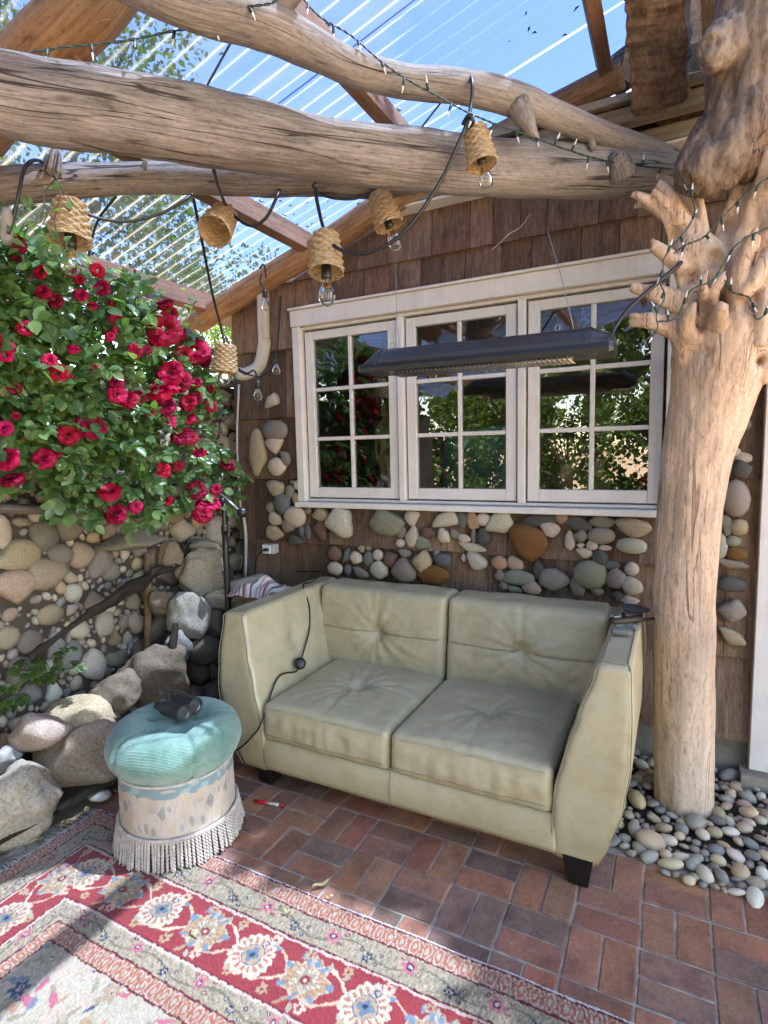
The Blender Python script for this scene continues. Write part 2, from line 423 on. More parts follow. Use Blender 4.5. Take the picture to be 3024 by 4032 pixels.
# ---- pebble bed along the house
bed = mobj('pebble_bed', [(-2.2, 2.2, -.008), (2.2, 2.2, -.008), (2.2, 3.0, .01), (-2.2, 3.0, .01)], [(0, 1, 2, 3)], M['soil'])
tag(bed, 'bed of smooth river pebbles along the foot of the house wall', kind='structure')
PCOL = [(.46, .35, .22), (.50, .40, .27), (.42, .35, .26), (.48, .41, .32), (.33, .26, .18), (.24, .22, .195), (.17, .165, .16), (.45, .33, .20), (.52, .46, .38), (.29, .27, .245), (.40, .31, .22), (.55, .49, .41), (.36, .26, .19)]
rp = random.Random(3)
placed = []
def try_peb(x, y, r):
    for (a, b, c) in placed:
        if (a - x) ** 2 + (b - y) ** 2 < (.80 * (r + c)) ** 2: return False
    placed.append((x, y, r)); return True
spec = []
for k in range(5200):
    t = k / 5200
    r = (.042 if k < 40 else .030 if k < 600 else .022 if k < 2200 else .014) * rp.uniform(.8, 1.2)
    x = rp.uniform(-.42, 1.25) if rp.random() < .8 else rp.uniform(-1.9, -.35); y = 2.235 + (.74 * rp.random() ** 1.0)
    if x < -.30: y = rp.uniform(2.24, 2.6)
    if x > 0 and rp.random() < .15: y = rp.uniform(2.17, 2.3)
    if (x - .07) ** 2 + (y - 2.66) ** 2 < (.115 + r * .7) ** 2: continue
    if try_peb(x, y, r): spec.append((x, y, r))
spec.sort(key=lambda s: -(s[2] * (2.2 if s[0] > -.2 else 1)))
def peb_xf(x, y, r, lift=0):
    a, b, c = r * rp.uniform(.95, 1.35), r * rp.uniform(.75, 1.0), r * rp.uniform(.5, .8)
    M4 = Matrix.LocRotScale((x, y, c * .55 + lift), Euler((rp.uniform(-.35, .35), rp.uniform(-.35, .35), rp.uniform(0, 6.28))), (a, b, c))
    return M4
for x, y, r in spec[:285]:
    lift = .035 * max(0, min(1, (y - 2.3) / .4)) if x > -.3 else 0
    m4 = peb_xf(x, y, r, lift); l, q, s = m4.decompose()
    link('pebble', rp.choice(ROUND), bed, color=tuple(min(.7, c * 1.14) for c in vcol(rp.choice(PCOL))), loc=l, rot=q.to_euler(), scale=s)
mbp = MB(); mbp2 = MB()
SMALLP = [blob_mesh('small_pebble', 700 + i, M['stone_fine'], 1, .15, .9) for i in range(5)]
for k, (x, y, r) in enumerate(spec[285:]):
    me = rp.choice(SMALLP); m4 = peb_xf(x, y, r, .02 * max(0, min(1, (y - 2.3) / .4)))
    (mbp if k % 2 else mbp2).add([m4 @ v.co for v in me.vertices], [tuple(p.vertices) for p in me.polygons])
for b_, c_ in ((mbp, (.36, .31, .25)), (mbp2, (.24, .22, .2))):
    tag(b_.build('small_pebbles', M['stone_fine'], bed, True, color=c_), kind='stuff')

# ================================================================== cottage
WY = 2.97
RAKE = lambda x: min(3.245 + .284 * x, 2.87)
cot = empty('cottage', (-1, WY, 0), 'brown shingled cottage wall with white casement windows and stones glued below', 'house')
mobj('wall', [(-2.62, WY + .03, -.02), (3.2, WY + .03, -.02), (3.2, WY + .03, 3.6), (1.0, WY + .03, 3.55), (-2.62, WY + .03, 2.45),
              (-2.62, 6.2, -.02), (-2.62, 6.2, 2.45)],
     [(0, 5, 6, 4)], M['soil'], cot)
def wall_panels(m, parent):
    # wall core with the window and door openings left out
    mb = MB()
    x0, x1 = -2.62, 3.2
    def quad(a, b, c, d): mb.add([(a, WY + .03, c), (b, WY + .03, c), (b, WY + .03, d), (a, WY + .03, d)], [(0, 1, 2, 3)])
    quad(x0, -2.09, 0, 2.5); quad(-2.09, -.01, 0, 1.26); quad(-2.09, -.01, 2.40, 2.62); quad(-.01, .34, 0, 3.3); quad(1.3, x1, 0, 3.6); quad(.34, 1.3, 2.2, 3.3)
    mb.add([(x0, WY + .03, 2.5), (-2.09, WY + .03, 2.5), (-.01, WY + .03, 2.62), (-.01, WY + .03, 3.24), (x0, WY + .03, 2.5)][:4], [(0, 1, 2, 3)])
    return mb.build('wall_core', m, parent)
wall_panels(M['soil'], cot)
mobj('foundation', *box_vf((2.98, .05, .3), .01), M['concrete'], cot, loc=(-1.13, WY + .02, .06))
courses = [-.02, .21, .60, 1.005, 1.41, 1.80, 2.22, 2.61, 3.0]
WIN = (-2.112, -.005, 1.235, 2.44)
rs = random.Random(11)
def shingle(xa, xb, za, zb, ci):
    """one shingle, butt at za; clipped below the rake"""
    ta, tb = min(zb, RAKE(xa)), min(zb, RAKE(xb))
    if ta - za < .02 or tb - za < .02:
        if max(ta, tb) - za < .03: return
        ta, tb = max(ta, za + .005), max(tb, za + .005)
    th = .026 + rs.uniform(-.003, .004); yb = WY + .022
    yt = WY + .012
    j = rs.uniform(-.006, .006)
    v = [(xa, yb - th - .016, za + j), (xb, yb - th - .016, za + j * .4), (xb, yb, za + j * .4), (xa, yb, za + j),
         (xa, yt - .004, ta), (xb, yt - .004, tb), (xb, yb, tb), (xa, yb, ta)]
    c = Vector(((xa + xb) / 2, WY, za)); v = [Vector(p) - c for p in v]
    k = rs.uniform(.7, 1.4); w = rs.uniform(.94, 1.08)
    if rs.random() < .15: k *= .6
    mobj('shingle', v, [(0, 3, 2, 1), (4, 5, 6, 7), (0, 1, 5, 4), (1, 2, 6, 5), (2, 3, 7, 6), (3, 0, 4, 7)], M['shingle'], cot,
         loc=c, color=(k, k * w, k * w * rs.uniform(.92, 1.05)))
for ci in range(1, len(courses)):
    za = courses[ci]; zb = (courses[ci + 1] if ci + 1 < len(courses) else 3.5) + .05
    x = -2.62
    while x < .34:
        w = rs.uniform(.11, .25); xe = min(x + w, .34)
        if .34 - xe < .05: xe = .34
        segs = [(x, xe, za, zb)]
        out = []
        for (a, b, c, d) in segs:
            if b <= WIN[0] or a >= WIN[1] or d <= WIN[2] or c >= WIN[3]: out.append((a, b, c, d)); continue
            if a < WIN[0] - .02: out.append((a, WIN[0], c, d))
            if b > WIN[1] + .02: out.append((WIN[1], b, c, d))
            if c < WIN[2] - .02: out.append((max(a, WIN[0]) if a >= WIN[0] - .02 else max(a, WIN[0]), min(b, WIN[1]), c, WIN[2]))
            if d > WIN[3] + .02: out.append((max(a, WIN[0]), min(b, WIN[1]), WIN[3], d))
        for (a, b, c, d) in out:
            if b - a > .012: shingle(a + .0015, b - .0015, c, d, ci)
        x = xe
# ---- window: casings, mullions, sashes, panes
def part_box(name, x0, x1, z0, z1, y0, y1, m, parent, bev=.003, **k):
    c = ((x0 + x1) / 2, (y0 + y1) / 2, (z0 + z1) / 2)
    return mobj(name, *box_vf((abs(x1 - x0), abs(y1 - y0), abs(z1 - z0)), bev), m, parent, loc=c, **k)
WP = M['white_paint']
part_box('head_casing', -2.112, -.002, 2.336, 2.43, WY - .055, WY + .02, WP, cot)
part_box('drip_cap', -2.122, .008, 2.432, 2.446, WY - .068, WY + .02, WP, cot)
part_box('side_casing', -2.105, -2.052, 1.272, 2.333, WY - .05, WY + .02, WP, cot)
part_box('side_casing', -.045, -.002, 1.272, 2.333, WY - .05, WY + .02, WP, cot)
part_box('head_jamb', -2.05, -.047, 2.316, 2.334, WY - .02, WY + .10, WP, cot)
part_box('window_sill', -2.115, .0, 1.238, 1.27, WY - .075, WY + .12, WP, cot)
part_box('bottom_stop', -2.05, -.047, 1.273, 1.289, WY - .022, WY + .10, WP, cot)
SW, SM, SH, SZ = .629, .05, 1.015, 1.293
for k in range(2):
    x = -2.042 + (k + 1) * SW + k * SM
    part_box('mullion', x + .006, x + SM - .006, 1.2895, 2.316, WY - .034, WY + .10, WP, cot)
for k in range(3):
    x0 = -2.042 + k * (SW + SM); x1 = x0 + SW; z0, z1 = SZ, SZ + SH
    g = .004; st = .056; rt = .05; rb = .062; ya, yb = WY - .012, WY + .03
    mb = MB()
    for (a, b, c, d) in ((x0 + g, x0 + g + st, z0 + g, z1 - g), (x1 - g - st, x1 - g, z0 + g, z1 - g)):
        mb.box(((a + b) / 2, (ya + yb) / 2, (c + d) / 2), (b - a, yb - ya, d - c), bev=.003)
    for (c, d) in ((z0 + g, z0 + g + rb), (z1 - g - rt, z1 - g)):
        mb.box(((x0 + x1) / 2, (ya + yb) / 2 + .001, (c + d) / 2), (SW - 2 * g - 2 * st, yb - ya, d - c), bev=.003)
    sash = mb.build('window_sash', WP, cot)
    gx0, gx1, gz0, gz1 = x0 + g + st, x1 - g - st, z0 + g + rb, z1 - g - rt
    mw_ = .022
    part_box('muntin', (gx0 + gx1) / 2 - mw_ / 2, (gx0 + gx1) / 2 + mw_ / 2, gz0, gz1, ya + .006, yb - .004, WP, sash)
    for r in (1, 2):
        zc = gz0 + (gz1 - gz0) * r / 3
        for (a, b) in ((gx0, (gx0 + gx1) / 2 - mw_ / 2), ((gx0 + gx1) / 2 + mw_ / 2, gx1)):
            part_box('muntin', a, b, zc - mw_ / 2, zc + mw_ / 2, ya + .007, yb - .005, WP, sash)
    for r in range(3):
        for c in range(2):
            a = gx0 if c == 0 else (gx0 + gx1) / 2 + mw_ / 2; b = (gx0 + gx1) / 2 - mw_ / 2 if c == 0 else gx1
            za = gz0 + (gz1 - gz0) * r / 3 + (mw_ / 2 if r else 0); zb = gz0 + (gz1 - gz0) * (r + 1) / 3 - (mw_ / 2 if r < 2 else 0)
            t = [random.uniform(-.0012, .0012) for _ in range(4)]
            yg = WY + .012
            mobj('pane', [(a, yg + t[0], za), (b, yg + t[1], za), (b, yg + t[2], zb), (a, yg + t[3], zb)], [(0, 1, 2, 3)], M['pane'], sash)
# ---- dim room behind the windows
M['room'] = simple('room', (.22, .20, .175), .9, var=.3)
mb = MB(); xa, xb, ya, yb, za, zb = -2.3, .3, WY + .12, 5.2, .0, 2.48
mb.add([(xa, ya, za), (xb, ya, za), (xb, yb, za), (xa, yb, za), (xa, ya, zb), (xb, ya, zb), (xb, yb, zb), (xa, yb, zb)],
       [(0, 1, 2, 3), (7, 6, 5, 4), (1, 5, 6, 2), (2, 6, 7, 3), (3, 7, 4, 0)])
mb.build('room_lining', M['room'], cot)
# ---- rake board, roof, door, downspout, outlet
def rake_piece(name, x0, x1, dz, h, y0, y1, m, parent=cot):
    v = []
    for x in (x0, x1):
        z = RAKE(x) + dz
        for (y, zz) in ((y0, z), (y1, z), (y1, z + h), (y0, z + h)): v.append((x, y, zz))
    return mobj(name, v, [(0, 1, 2, 3), (7, 6, 5, 4), (0, 4, 5, 1), (1, 5, 6, 2), (2, 6, 7, 3), (3, 7, 4, 0)], m, parent)
part_box('fascia', -1.6, 2.2, 2.872, 2.935, WY - .10, WY - .07, M['grey_plank'], cot)
part_box('fascia_cap', -1.3, 2.2, 2.94, 3.0, WY - .20, WY - .13, M['grey_plank'], cot)
part_box('soffit', -1.6, 2.2, 2.855, 2.868, WY - .10, WY + .03, WP, cot)
v = [(-1.3, WY - .24, 3.004), (2.4, WY - .24, 3.004), (2.4, 6.4, 3.6), (-1.3, 6.4, 3.6)]
mobj('house_roof', v + [(a, b, c + .03) for a, b, c in v], [(3, 2, 1, 0), (4, 5, 6, 7), (0, 1, 5, 4), (1, 2, 6, 5), (2, 3, 7, 6), (3, 0, 4, 7)], M['grey_plank'], cot)
mobj('side_roof', [(-2.85, WY + .05, 2.50), (-1.3, WY + .05, 2.94), (-1.3, 6.4, 2.94), (-2.85, 6.4, 2.50), (-2.85, WY + .05, 2.47), (-1.3, WY + .05, 2.91), (-1.3, 6.4, 2.91), (-2.85, 6.4, 2.47)], [(0, 1, 2, 3), (7, 6, 5, 4), (0, 4, 5, 1), (3, 0, 4, 7), (2, 6, 7, 3)], M['grey_plank'], cot)
part_box('door_trim', .335, .445, .10, 2.25, WY - .06, WY + .02, WP, cot)
part_box('door_trim', .45, 1.3, 2.14, 2.25, WY - .06, WY + .02, WP, cot)
M['door_red'] = simple('door_red', (.16, .035, .022), .5, var=.15)
part_box('door', .45, 1.29, .13, 2.13, WY + .0, WY + .04, M['door_red'], cot)
part_box('door_sill', .30, 1.4, .03, .095, WY - .12, WY + .03, M['grey_plank'], cot)
part_box('threshold', .46, 1.28, .097, .125, WY - .06, WY - .002, M['steel'], cot)
mb = MB(); P0 = px(567, 600, Y=WY - .06); P1 = px(571, 745, Y=WY - .06); P2 = px(560, 790, Y=WY - .07); P3 = px(530, 808, Y=WY - .12); P4 = px(512, 806, Y=WY - .16)
mb.tube([P0, P0.lerp(P1, .5), P1], .036, 20, 30); dsp = mb.build('downspout', simple('downspout', (.48, .45, .40), .55, var=.15), cot, True)
mb = MB(); mb.tube([P1 + Vector((0, -.002, .03)), P1, P2, P3, P4], .039, 16, 26); mb.build('elbow', dsp.data.materials[0], dsp, True)
for k in range(6):
    a = k / 6 * 6.28
    mb = MB(); mb.tube([P0 + Vector((.036 * math.cos(a), .036 * math.sin(a), 0)), P1 + Vector((.036 * math.cos(a), .036 * math.sin(a), 0))], .004, 5); mb.build('flute', dsp.data.materials[0], dsp, True)
O = px(585, 1185, Y=WY - .05)
ob = mobj('outlet_box', *box_vf((.085, .06, .062), .005), M['grey_plastic'], cot, loc=O)
mobj('outlet_plate', *box_vf((.066, .006, .056), .002), simple('white_plate', (.72, .72, .7), .4, var=.03), ob, loc=O + Vector((-.008, -.034, 0)))
mb = MB(); mb.box(O + Vector((0, -.05, .0)), (.03, .028, .018), bev=.004); mb.tube([O + Vector((-.01, -.055, 0)), O + Vector((-.05, -.06, -.03)), O + Vector((-.09, -.05, -.09)), O + Vector((-.12, -.03, -.2))], .004, 6, 14)
mb.build('plug', M['black_rubber'], ob, True)
mb = MB(); mb.tube([px(524, 1100, Y=WY - .03), px(531, 1160, Y=WY - .03), px(530, 1250, Y=WY - .03)], .011, 8, 10); mb.build('conduit', M['grey_plastic'], cot, True)
mb = MB(); mb.tube([px(516, 830, Y=WY - .03), px(512, 960, Y=WY - .03), px(520, 1100, Y=WY - .03)], .008, 8, 10); mb.build('conduit', M['grey_plastic'], cot, True)

# ---- stones glued on the shingles, read off the photograph
def fA(x, y): return (850 + x * 850 / 1659) * 1659 / 3024, (1850 + y * 850 / 1659) * 1659 / 3024
def fB(x, y): return (1650 + x * 1000 / 1659) * 1659 / 3024, (1950 + y * 1000 / 1659) * 1659 / 3024
def fC(x, y): return (2724 + x * 300 / 349) * 1659 / 3024, (1300 + y * 300 / 349) * 1659 / 3024
GY, TN, WH, DK, OR, GN, BL, RD, SP, PK = (.22, .195, .165), (.36, .28, .195), (.48, .42, .345), (.085, .083, .08), (.17, .08, .025), (.20, .20, .155), (.12, .125, .13), (.15, .088, .068), (.42, .38, .32), (.36, .215, .14)
SA = [(455, 143, 74, 65, 0, TN), (613, 118, 28, 36, 0, WH), (577, 97, 20, 18, 0, GY), (560, 175, 40, 55, 20, GN), (610, 230, 38, 58, -10, TN), (505, 262, 68, 82, 0, BL), (420, 297, 42, 50, 0, GY),
      (450, 375, 56, 52, 0, WH), (603, 362, 88, 82, 0, WH), (550, 430, 50, 60, 20, GY), (445, 488, 76, 58, 0, TN), (700, 315, 28, 30, 0, GY), (800, 343, 72, 52, 0, TN), (945, 412, 105, 120, -10, SP), (795, 465, 55, 80, 0, RD),
      (650, 470, 24, 44, 0, BL), (698, 485, 26, 60, 0, BL), (600, 540, 62, 38, 0, DK), (1310, 400, 142, 102, 0, GN), (1503, 380, 58, 68, 0, WH), (1412, 475, 42, 58, 0, GY), (1412, 565, 38, 36, 0, WH), (1505, 515, 54, 82, 15, WH),
      (1575, 558, 68, 55, 0, GN), (1615, 485, 46, 42, 0, RD), (908, 645, 56, 60, 0, RD), (998, 660, 38, 62, 0, BL), (1075, 677, 46, 50, 0, WH), (1108, 610, 28, 28, 0, TN), (1163, 605, 24, 18, 0, PK), (1165, 688, 42, 62, 0, BL), (1240, 655, 42, 42, 0, WH),
      (1335, 692, 54, 60, 0, RD), (1443, 642, 52, 34, 0, GY), (910, 760, 62, 56, 0, WH), (1007, 772, 30, 46, 0, BL), (1105, 795, 70, 40, 15, GY), (1250, 772, 70, 74, 0, SP), (1443, 770, 100, 94, 0, GY), (1583, 706, 74, 88, 0, TN), (1640, 810, 95, 72, 0, OR)]
SB = [(170, 155, 90, 60, 0, WH), (277, 163, 36, 56, 0, BL), (348, 163, 40, 60, 0, PK), (416, 160, 50, 46, 0, WH), (518, 188, 90, 74, -30, SP), (55, 247, 46, 38, 0, RD), (160, 265, 40, 50, 0, WH), (230, 253, 32, 34, 0, GY), (290, 283, 40, 30, 0, WH), (350, 266, 18, 48, 0, GY), (418, 268, 48, 58, 0, DK), (340, 343, 90, 33, 0, WH),
      (785, 165, 105, 46, -8, DK), (930, 148, 38, 44, 0, PK), (1030, 182, 92, 46, 12, DK), (1197, 173, 80, 40, 0, GY), (710, 305, 118, 122, 0, OR), (852, 223, 60, 54, 0, SP), (885, 163, 15, 12, 0, PK), (983, 297, 30, 64, 0, WH), (1052, 268, 42, 48, 0, GY), (1188, 267, 78, 56, 0, GY), (1053, 334, 24, 20, 0, WH), (1127, 328, 33, 34, 0, WH), (1213, 346, 36, 20, 0, WH), (1078, 380, 48, 34, 0, WH),
      (1397, 213, 100, 64, 0, TN), (1387, 333, 84, 54, 5, SP), (150, 424, 56, 46, 0, BL), (107, 385, 20, 26, 0, GY), (286, 411, 16, 25, 0, WH), (372, 435, 68, 55, 15, SP), (523, 443, 48, 50, 0, PK), (625, 443, 50, 46, 0, TN), (780, 490, 36, 56, 0, DK), (645, 538, 98, 52, 0, GN), (523, 523, 34, 36, 0, GY), (545, 590, 28, 34, 0, GY), (730, 602, 60, 50, 0, TN), (612, 615, 56, 26, 0, GY), (880, 553, 90, 74, -5, GY),
      (1118, 522, 98, 100, 20, GN), (1033, 592, 44, 76, 0, GY), (1180, 410, 44, 58, -20, DK), (1246, 460, 56, 32, 0, BL), (1287, 545, 56, 68, 0, GY), (1389, 483, 40, 45, 0, WH), (1390, 594, 60, 62, 0, WH), (1290, 657, 38, 36, 0, DK), (1372, 690, 56, 32, 0, WH), (1160, 632, 40, 28, 0, GY), (1420, 752, 10, 10, 0, GY), (100, 520, 98, 66, 0, OR)]
SD = [(585, 865, 17, 16, 0, WH), (593, 930, 30, 22, 0, GY), (592, 962, 21, 20, 0, WH), (556, 978, 20, 50, 5, TN), (597, 1008, 22, 20, 0, WH), (552, 940, 9, 10, 0, WH), (615, 990, 12, 16, 0, GY)]
SCc = [(190, 552, 28, 26, 0, SP), (160, 622, 30, 50, 0, DK), (237, 585, 32, 26, 0, SP), (228, 635, 40, 44, 0, DK), (200, 770, 54, 86, 0, GY), (160, 895, 30, 50, 0, GN), (215, 905, 34, 38, 0, TN), (140, 990, 22, 60, 0, SP), (190, 968, 30, 28, 0, GN), (207, 1022, 40, 32, 0, OR), (180, 1072, 66, 22, 0, GY), (182, 1165, 54, 36, 0, DK), (182, 1288, 54, 56, 0, GY), (183, 1408, 56, 36, 10, TN), (250, 430, 20, 30, 0, BL), (262, 350, 16, 30, 0, OR)]
rstn = random.Random(5)
def wall_stone(cx, cy, w, h, ang, col, kx, ky):
    P = px(cx, cy, Y=WY - .045)
    sx, sz = pxm(w * kx, P) * 1.12, pxm(h * ky, P) * 1.04
    big = max(sx, sz) > .045
    me = rstn.choice(WST if rstn.random() < .8 else ROUND)
    th = min(sx, sz) * rstn.uniform(.5, .7) if big else min(sx, sz) * .7
    c = vcol(col, .1)
    link('stone', me, cot, color=c, loc=(P.x, WY - .025 - th * .35, P.z), rot=(0, R_(ang), 0), scale=(sx, min(th, .06), sz))
kA = 850 / 3024; kB = 1000 / 3024; kC = 300 / 349 * 1659 / 3024
for s in SA: wall_stone(*fA(s[0], s[1]), *s[2:], kA, kA)
for s in SB: wall_stone(*fB(s[0], s[1]), *s[2:], kB, kB)
for s in SD: wall_stone(*s, 1, 1)
for s in SCc: wall_stone(*fC(s[0], s[1]), *s[2:], kC, kC)
# ================================================================== left stone wall
LX = -2.78
sw = empty('stone_wall', (LX, 2.0, 0), 'tall garden wall faced with rounded cream and tan cobbles behind the roses', 'wall')
mb = MB(); mb.box((LX - .09, 1.25, 1.02), (.14, 4.10, 2.04)); mb.build('wall_core', M['mortar'], sw)
rw = random.Random(21)
# hollow behind the pond: stones stay above a falling line
def hollow(y, z):
    P = (y - 1.55) / .95   # 0 at left .. 1 right
    return z < .12 or (2.05 < y < 2.62 and z < .36)
wst = []
def try_w(y, z, r):
    for (a, b, c) in wst:
        if (a - y) ** 2 + (b - z) ** 2 < (.89 * (r + c)) ** 2: return False
    return True
# the large stones the photograph shows
BIG = [(47, 1200, 50, 36, TN), (108, 1240, 48, 38, TN), (45, 1270, 46, 42, TN), (185, 1200, 28, 32, TN), (15, 1150, 20, 40, WH), (105, 1160, 30, 34, GY), (160, 1140, 30, 30, GY), (225, 1210, 28, 40, GY), (140, 1200, 28, 28, GY), (20, 1065, 28, 22, WH), (120, 970, 40, 36, GY), (35, 900, 34, 30, TN), (60, 975, 24, 24, TN), (95, 1020, 22, 24, PK),
       (250, 1235, 22, 24, GY), (120, 1330, 30, 24, TN), (75, 1390, 26, 30, GY), (25, 1380, 26, 26, TN), (55, 1450, 30, 34, GY), (405, 1145, 32, 28, WH), (385, 1110, 26, 26, TN), (350, 1130, 26, 22, GY), (455, 950, 16, 20, WH), (490, 1090, 24, 26, WH), (478, 1150, 30, 36, WH), (440, 1180, 22, 24, WH)]
RW2 = [blob_mesh('wall_cobble', 500 + i, M['stone'], 3 if i < 5 else 2, .14, 1.2, poly=(0, 4, 5, 3, 6)[i % 5], pn=6) for i in range(12)]
for me_ in RW2:   # these sit in a wall that faces +X
    for v_ in me_.vertices: v_.co = Vector((v_.co.y, v_.co.x, v_.co.z))
    me_.flip_normals()
def cobble(y, z, ry, rz, col, ang=None):
    me = rw.choice(RW2)
    return (me, Vector((LX - .02 + min(ry, rz) * .12, y, z)), (rw.uniform(0, 6.28) if ang is None else ang, 0, 0), (min(ry, rz) * .75, ry * 1.06, rz * 1.06), col)
allc = []
for (x, y, w, h, c) in BIG:
    P = px(x, y, X=LX + .03); ry, rz = pxm(w, P) * 1.0, pxm(h, P) * .95
    allc.append(cobble(P.y, P.z, ry, rz, vcol(c, .1), ang=0)); wst.append((P.y, P.z, (ry + rz) / 2))
for k in range(19000):
    r = (.075 if k < 70 else .05 if k < 700 else .034 if k < 3500 else .022 if k < 9000 else .014) * rw.uniform(.8, 1.2)
    y = rw.uniform(-.3, 3.25); z = rw.uniform(.12, 2.0)
    if hollow(y, z) or z < .12 + r: continue
    if y < .9 and r < .03: continue
    if try_w(y, z, r):
        wst.append((y, z, r)); allc.append(cobble(y, z, r * rw.uniform(.95, 1.3), r * rw.uniform(.8, 1.05), tuple(c * (.55 if (2.0 < y < 2.62 and z < .42 + (y - 1.6) * .55) else 1.05) for c in vcol(rw.choice(PAL)))))  # cobbles of the hollow get a darker colour, its shade put into them
def wkey(c):
    vis = 1.0 if c[1].y > 1.0 else .3
    if 1.2 < c[1].z < 1.95 and c[1].y < 2.55: vis *= .6
    return -vis * c[3][1] * c[3][2]
allc.sort(key=wkey)
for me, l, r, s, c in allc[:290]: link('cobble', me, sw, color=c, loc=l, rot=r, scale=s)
fill = [MB(), MB(), MB()]
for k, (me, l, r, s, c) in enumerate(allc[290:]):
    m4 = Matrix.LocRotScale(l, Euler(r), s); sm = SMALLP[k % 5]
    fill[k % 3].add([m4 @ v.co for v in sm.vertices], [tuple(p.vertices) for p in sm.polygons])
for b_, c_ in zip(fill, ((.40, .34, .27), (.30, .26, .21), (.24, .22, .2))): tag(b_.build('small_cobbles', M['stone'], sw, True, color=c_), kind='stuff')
# driftwood shelf and wall cap
mb = MB(); mb.tube([px(-40, 1098, X=LX + .06), px(60, 1100, X=LX + .07), px(150, 1106, X=LX + .07), px(215, 1120, X=LX + .05)], [.02, .025, .022, .012], 8, 16, .3, 4); mb.build('ledge', M['driftwood'], sw, True, True)
mb = MB(); mb.tube([px(380, 800, X=LX + .0), px(450, 820, X=LX + .03), px(512, 832, X=LX + .06)], [.03, .035, .02], 8, 16, .3, 4); mb.build('coping', M['driftwood'], sw, True, True)
# hollow: back cobbles coloured dark to stand for its shade, rusty pipe, ledge slab
P = px(290, 1165, X=LX + .1)
link('stone_ledge', ANGLE[2], sw, color=(.24, .21, .16), loc=P, rot=(0, 0, .1), scale=(.13, .19, .055))
tp = MB(); tp.tube([px(318, 1195, X=LX + .06), px(320, 1300, X=LX + .07), px(318, 1420, X=LX + .08)], .02, 10, 12, .1, 6)
o = tp.build('water_pipe', simple('rust', (.17, .10, .05), .8, var=.6, bump=.5, bscale=50, scale=14), None, True); tag(o, 'rusty upright pipe in the dark hollow of the stone wall', 'pipe')
tp = MB(); tp.tube([px(415, 1180, X=LX + .12), px(375, 1225, X=LX + .16), px(345, 1232, X=LX + .18), px(285, 1272, X=LX + .2), px(200, 1320, X=LX + .2), px(130, 1370, X=LX + .2), px(60, 1420, X=LX + .15)], [.022, .015, .022, .036, .022, .016, .02], 12, 80, .8, 5)
o = tp.build('dark_branch', wood('wet_branch', (.01, .008, .006), (.028, .022, .017), (.06, .05, .04), fine=40), None, True, True); tag(o, 'dark wet driftwood branch slanting down across the stone wall', 'branch')
# little pond
M['water'] = simple('water', (.010, .012, .009), .06, var=.3)
o = mobj('pond_water', [(LX, .6, .07), (-2.35, .6, .07), (-2.2, 2.9, .07), (LX, 2.9, .07)], [(0, 1, 2, 3)], M['water']); tag(o, kind='structure')
mb = MB(); a, b = px(215, 1475, X=LX + .28), px(400, 1400, X=LX + .22)
mb.add([(LX + .02, 2.0, .34), (LX + .02, 2.66, .34), (LX + .26, 2.6, .20), (LX + .26, 1.95, .20), (LX + .02, 2.0, .05), (LX + .02, 2.66, .05), (LX + .26, 2.6, .05), (LX + .26, 1.95, .05)],
       [(0, 1, 2, 3), (3, 2, 6, 7), (0, 3, 7, 4), (1, 5, 6, 2)])
o = mb.build('pond_basin', M['concrete']); tag(o, kind='structure')

# ---- boulders round the pond: (x, y, half w, half h, X plane, colour, set, label)
BLD = [(30, 1738, 88, 92, -2.42, (.38, .32, .25), LUMPY, 'large rounded pale boulder cut off by the left edge beside the rug', .85),
       (168, 1640, 88, 88, -2.47, (.34, .26, .19), ANGLE, 'big brown flat faced boulder just left of the green ottoman', .7),
       (95, 1690, 28, 46, -2.50, (.30, .22, .13), LUMPY, 'small ochre boulder wedged between the two biggest boulders', .8),
       (85, 1572, 66, 40, -2.52, (.44, .33, .265), ANGLE, 'pinkish slab stone lying on top of the pond edge boulders', .8),
       (172, 1540, 78, 38, -2.56, (.50, .38, .24), ANGLE, 'jagged tan and white rock above the brown boulder', .8),
       (236, 1538, 22, 28, -2.5, (.28, .27, .26), ANGLE, 'small grey wedge stone behind the ottoman', .7),
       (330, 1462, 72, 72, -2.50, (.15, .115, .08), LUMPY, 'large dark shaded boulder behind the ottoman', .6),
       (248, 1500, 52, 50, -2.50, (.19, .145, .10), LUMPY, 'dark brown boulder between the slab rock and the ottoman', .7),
       (8, 1640, 34, 28, -2.58, (.38, .36, .33), LUMPY, 'round grey stone half cut by the left edge above the pale boulder', .8),
       (215, 1718, 24, 9, -2.30, (.50, .46, .41), ROUND, 'flat white pebble on the ground left of the ottoman', .9),
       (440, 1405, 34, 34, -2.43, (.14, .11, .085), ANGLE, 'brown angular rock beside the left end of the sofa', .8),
       (408, 1330, 46, 54, -2.48, (.27, .245, .20), LUMPY, 'oval pale brown boulder low in the corner stack', .7),
       (450, 1340, 36, 50, -2.52, (.18, .155, .125), LUMPY, 'grey brown boulder behind the oval one in the corner stack', .8),
       (385, 1400, 30, 40, -2.47, (.24, .23, .22), LUMPY, 'blue grey boulder with a dead stump against it', .8),
       (430, 1240, 50, 58, -2.55, (.30, .26, .20), LUMPY, 'tall tan boulder in the corner stack under the stone ledge', .6),
       (520, 1285, 78, 40, -2.36, (.38, .34, .27), LUMPY, 'long cream rock ledge holding the striped towel', .55),
       (440, 1185, 40, 22, -2.62, (.31, .28, .22), ANGLE, 'flat rectangular stone near the top of the corner stack', .8),
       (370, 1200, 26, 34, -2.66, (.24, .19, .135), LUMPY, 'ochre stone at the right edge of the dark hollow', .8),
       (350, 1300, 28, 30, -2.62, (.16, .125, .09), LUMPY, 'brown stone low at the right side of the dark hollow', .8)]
rb_ = random.Random(9)
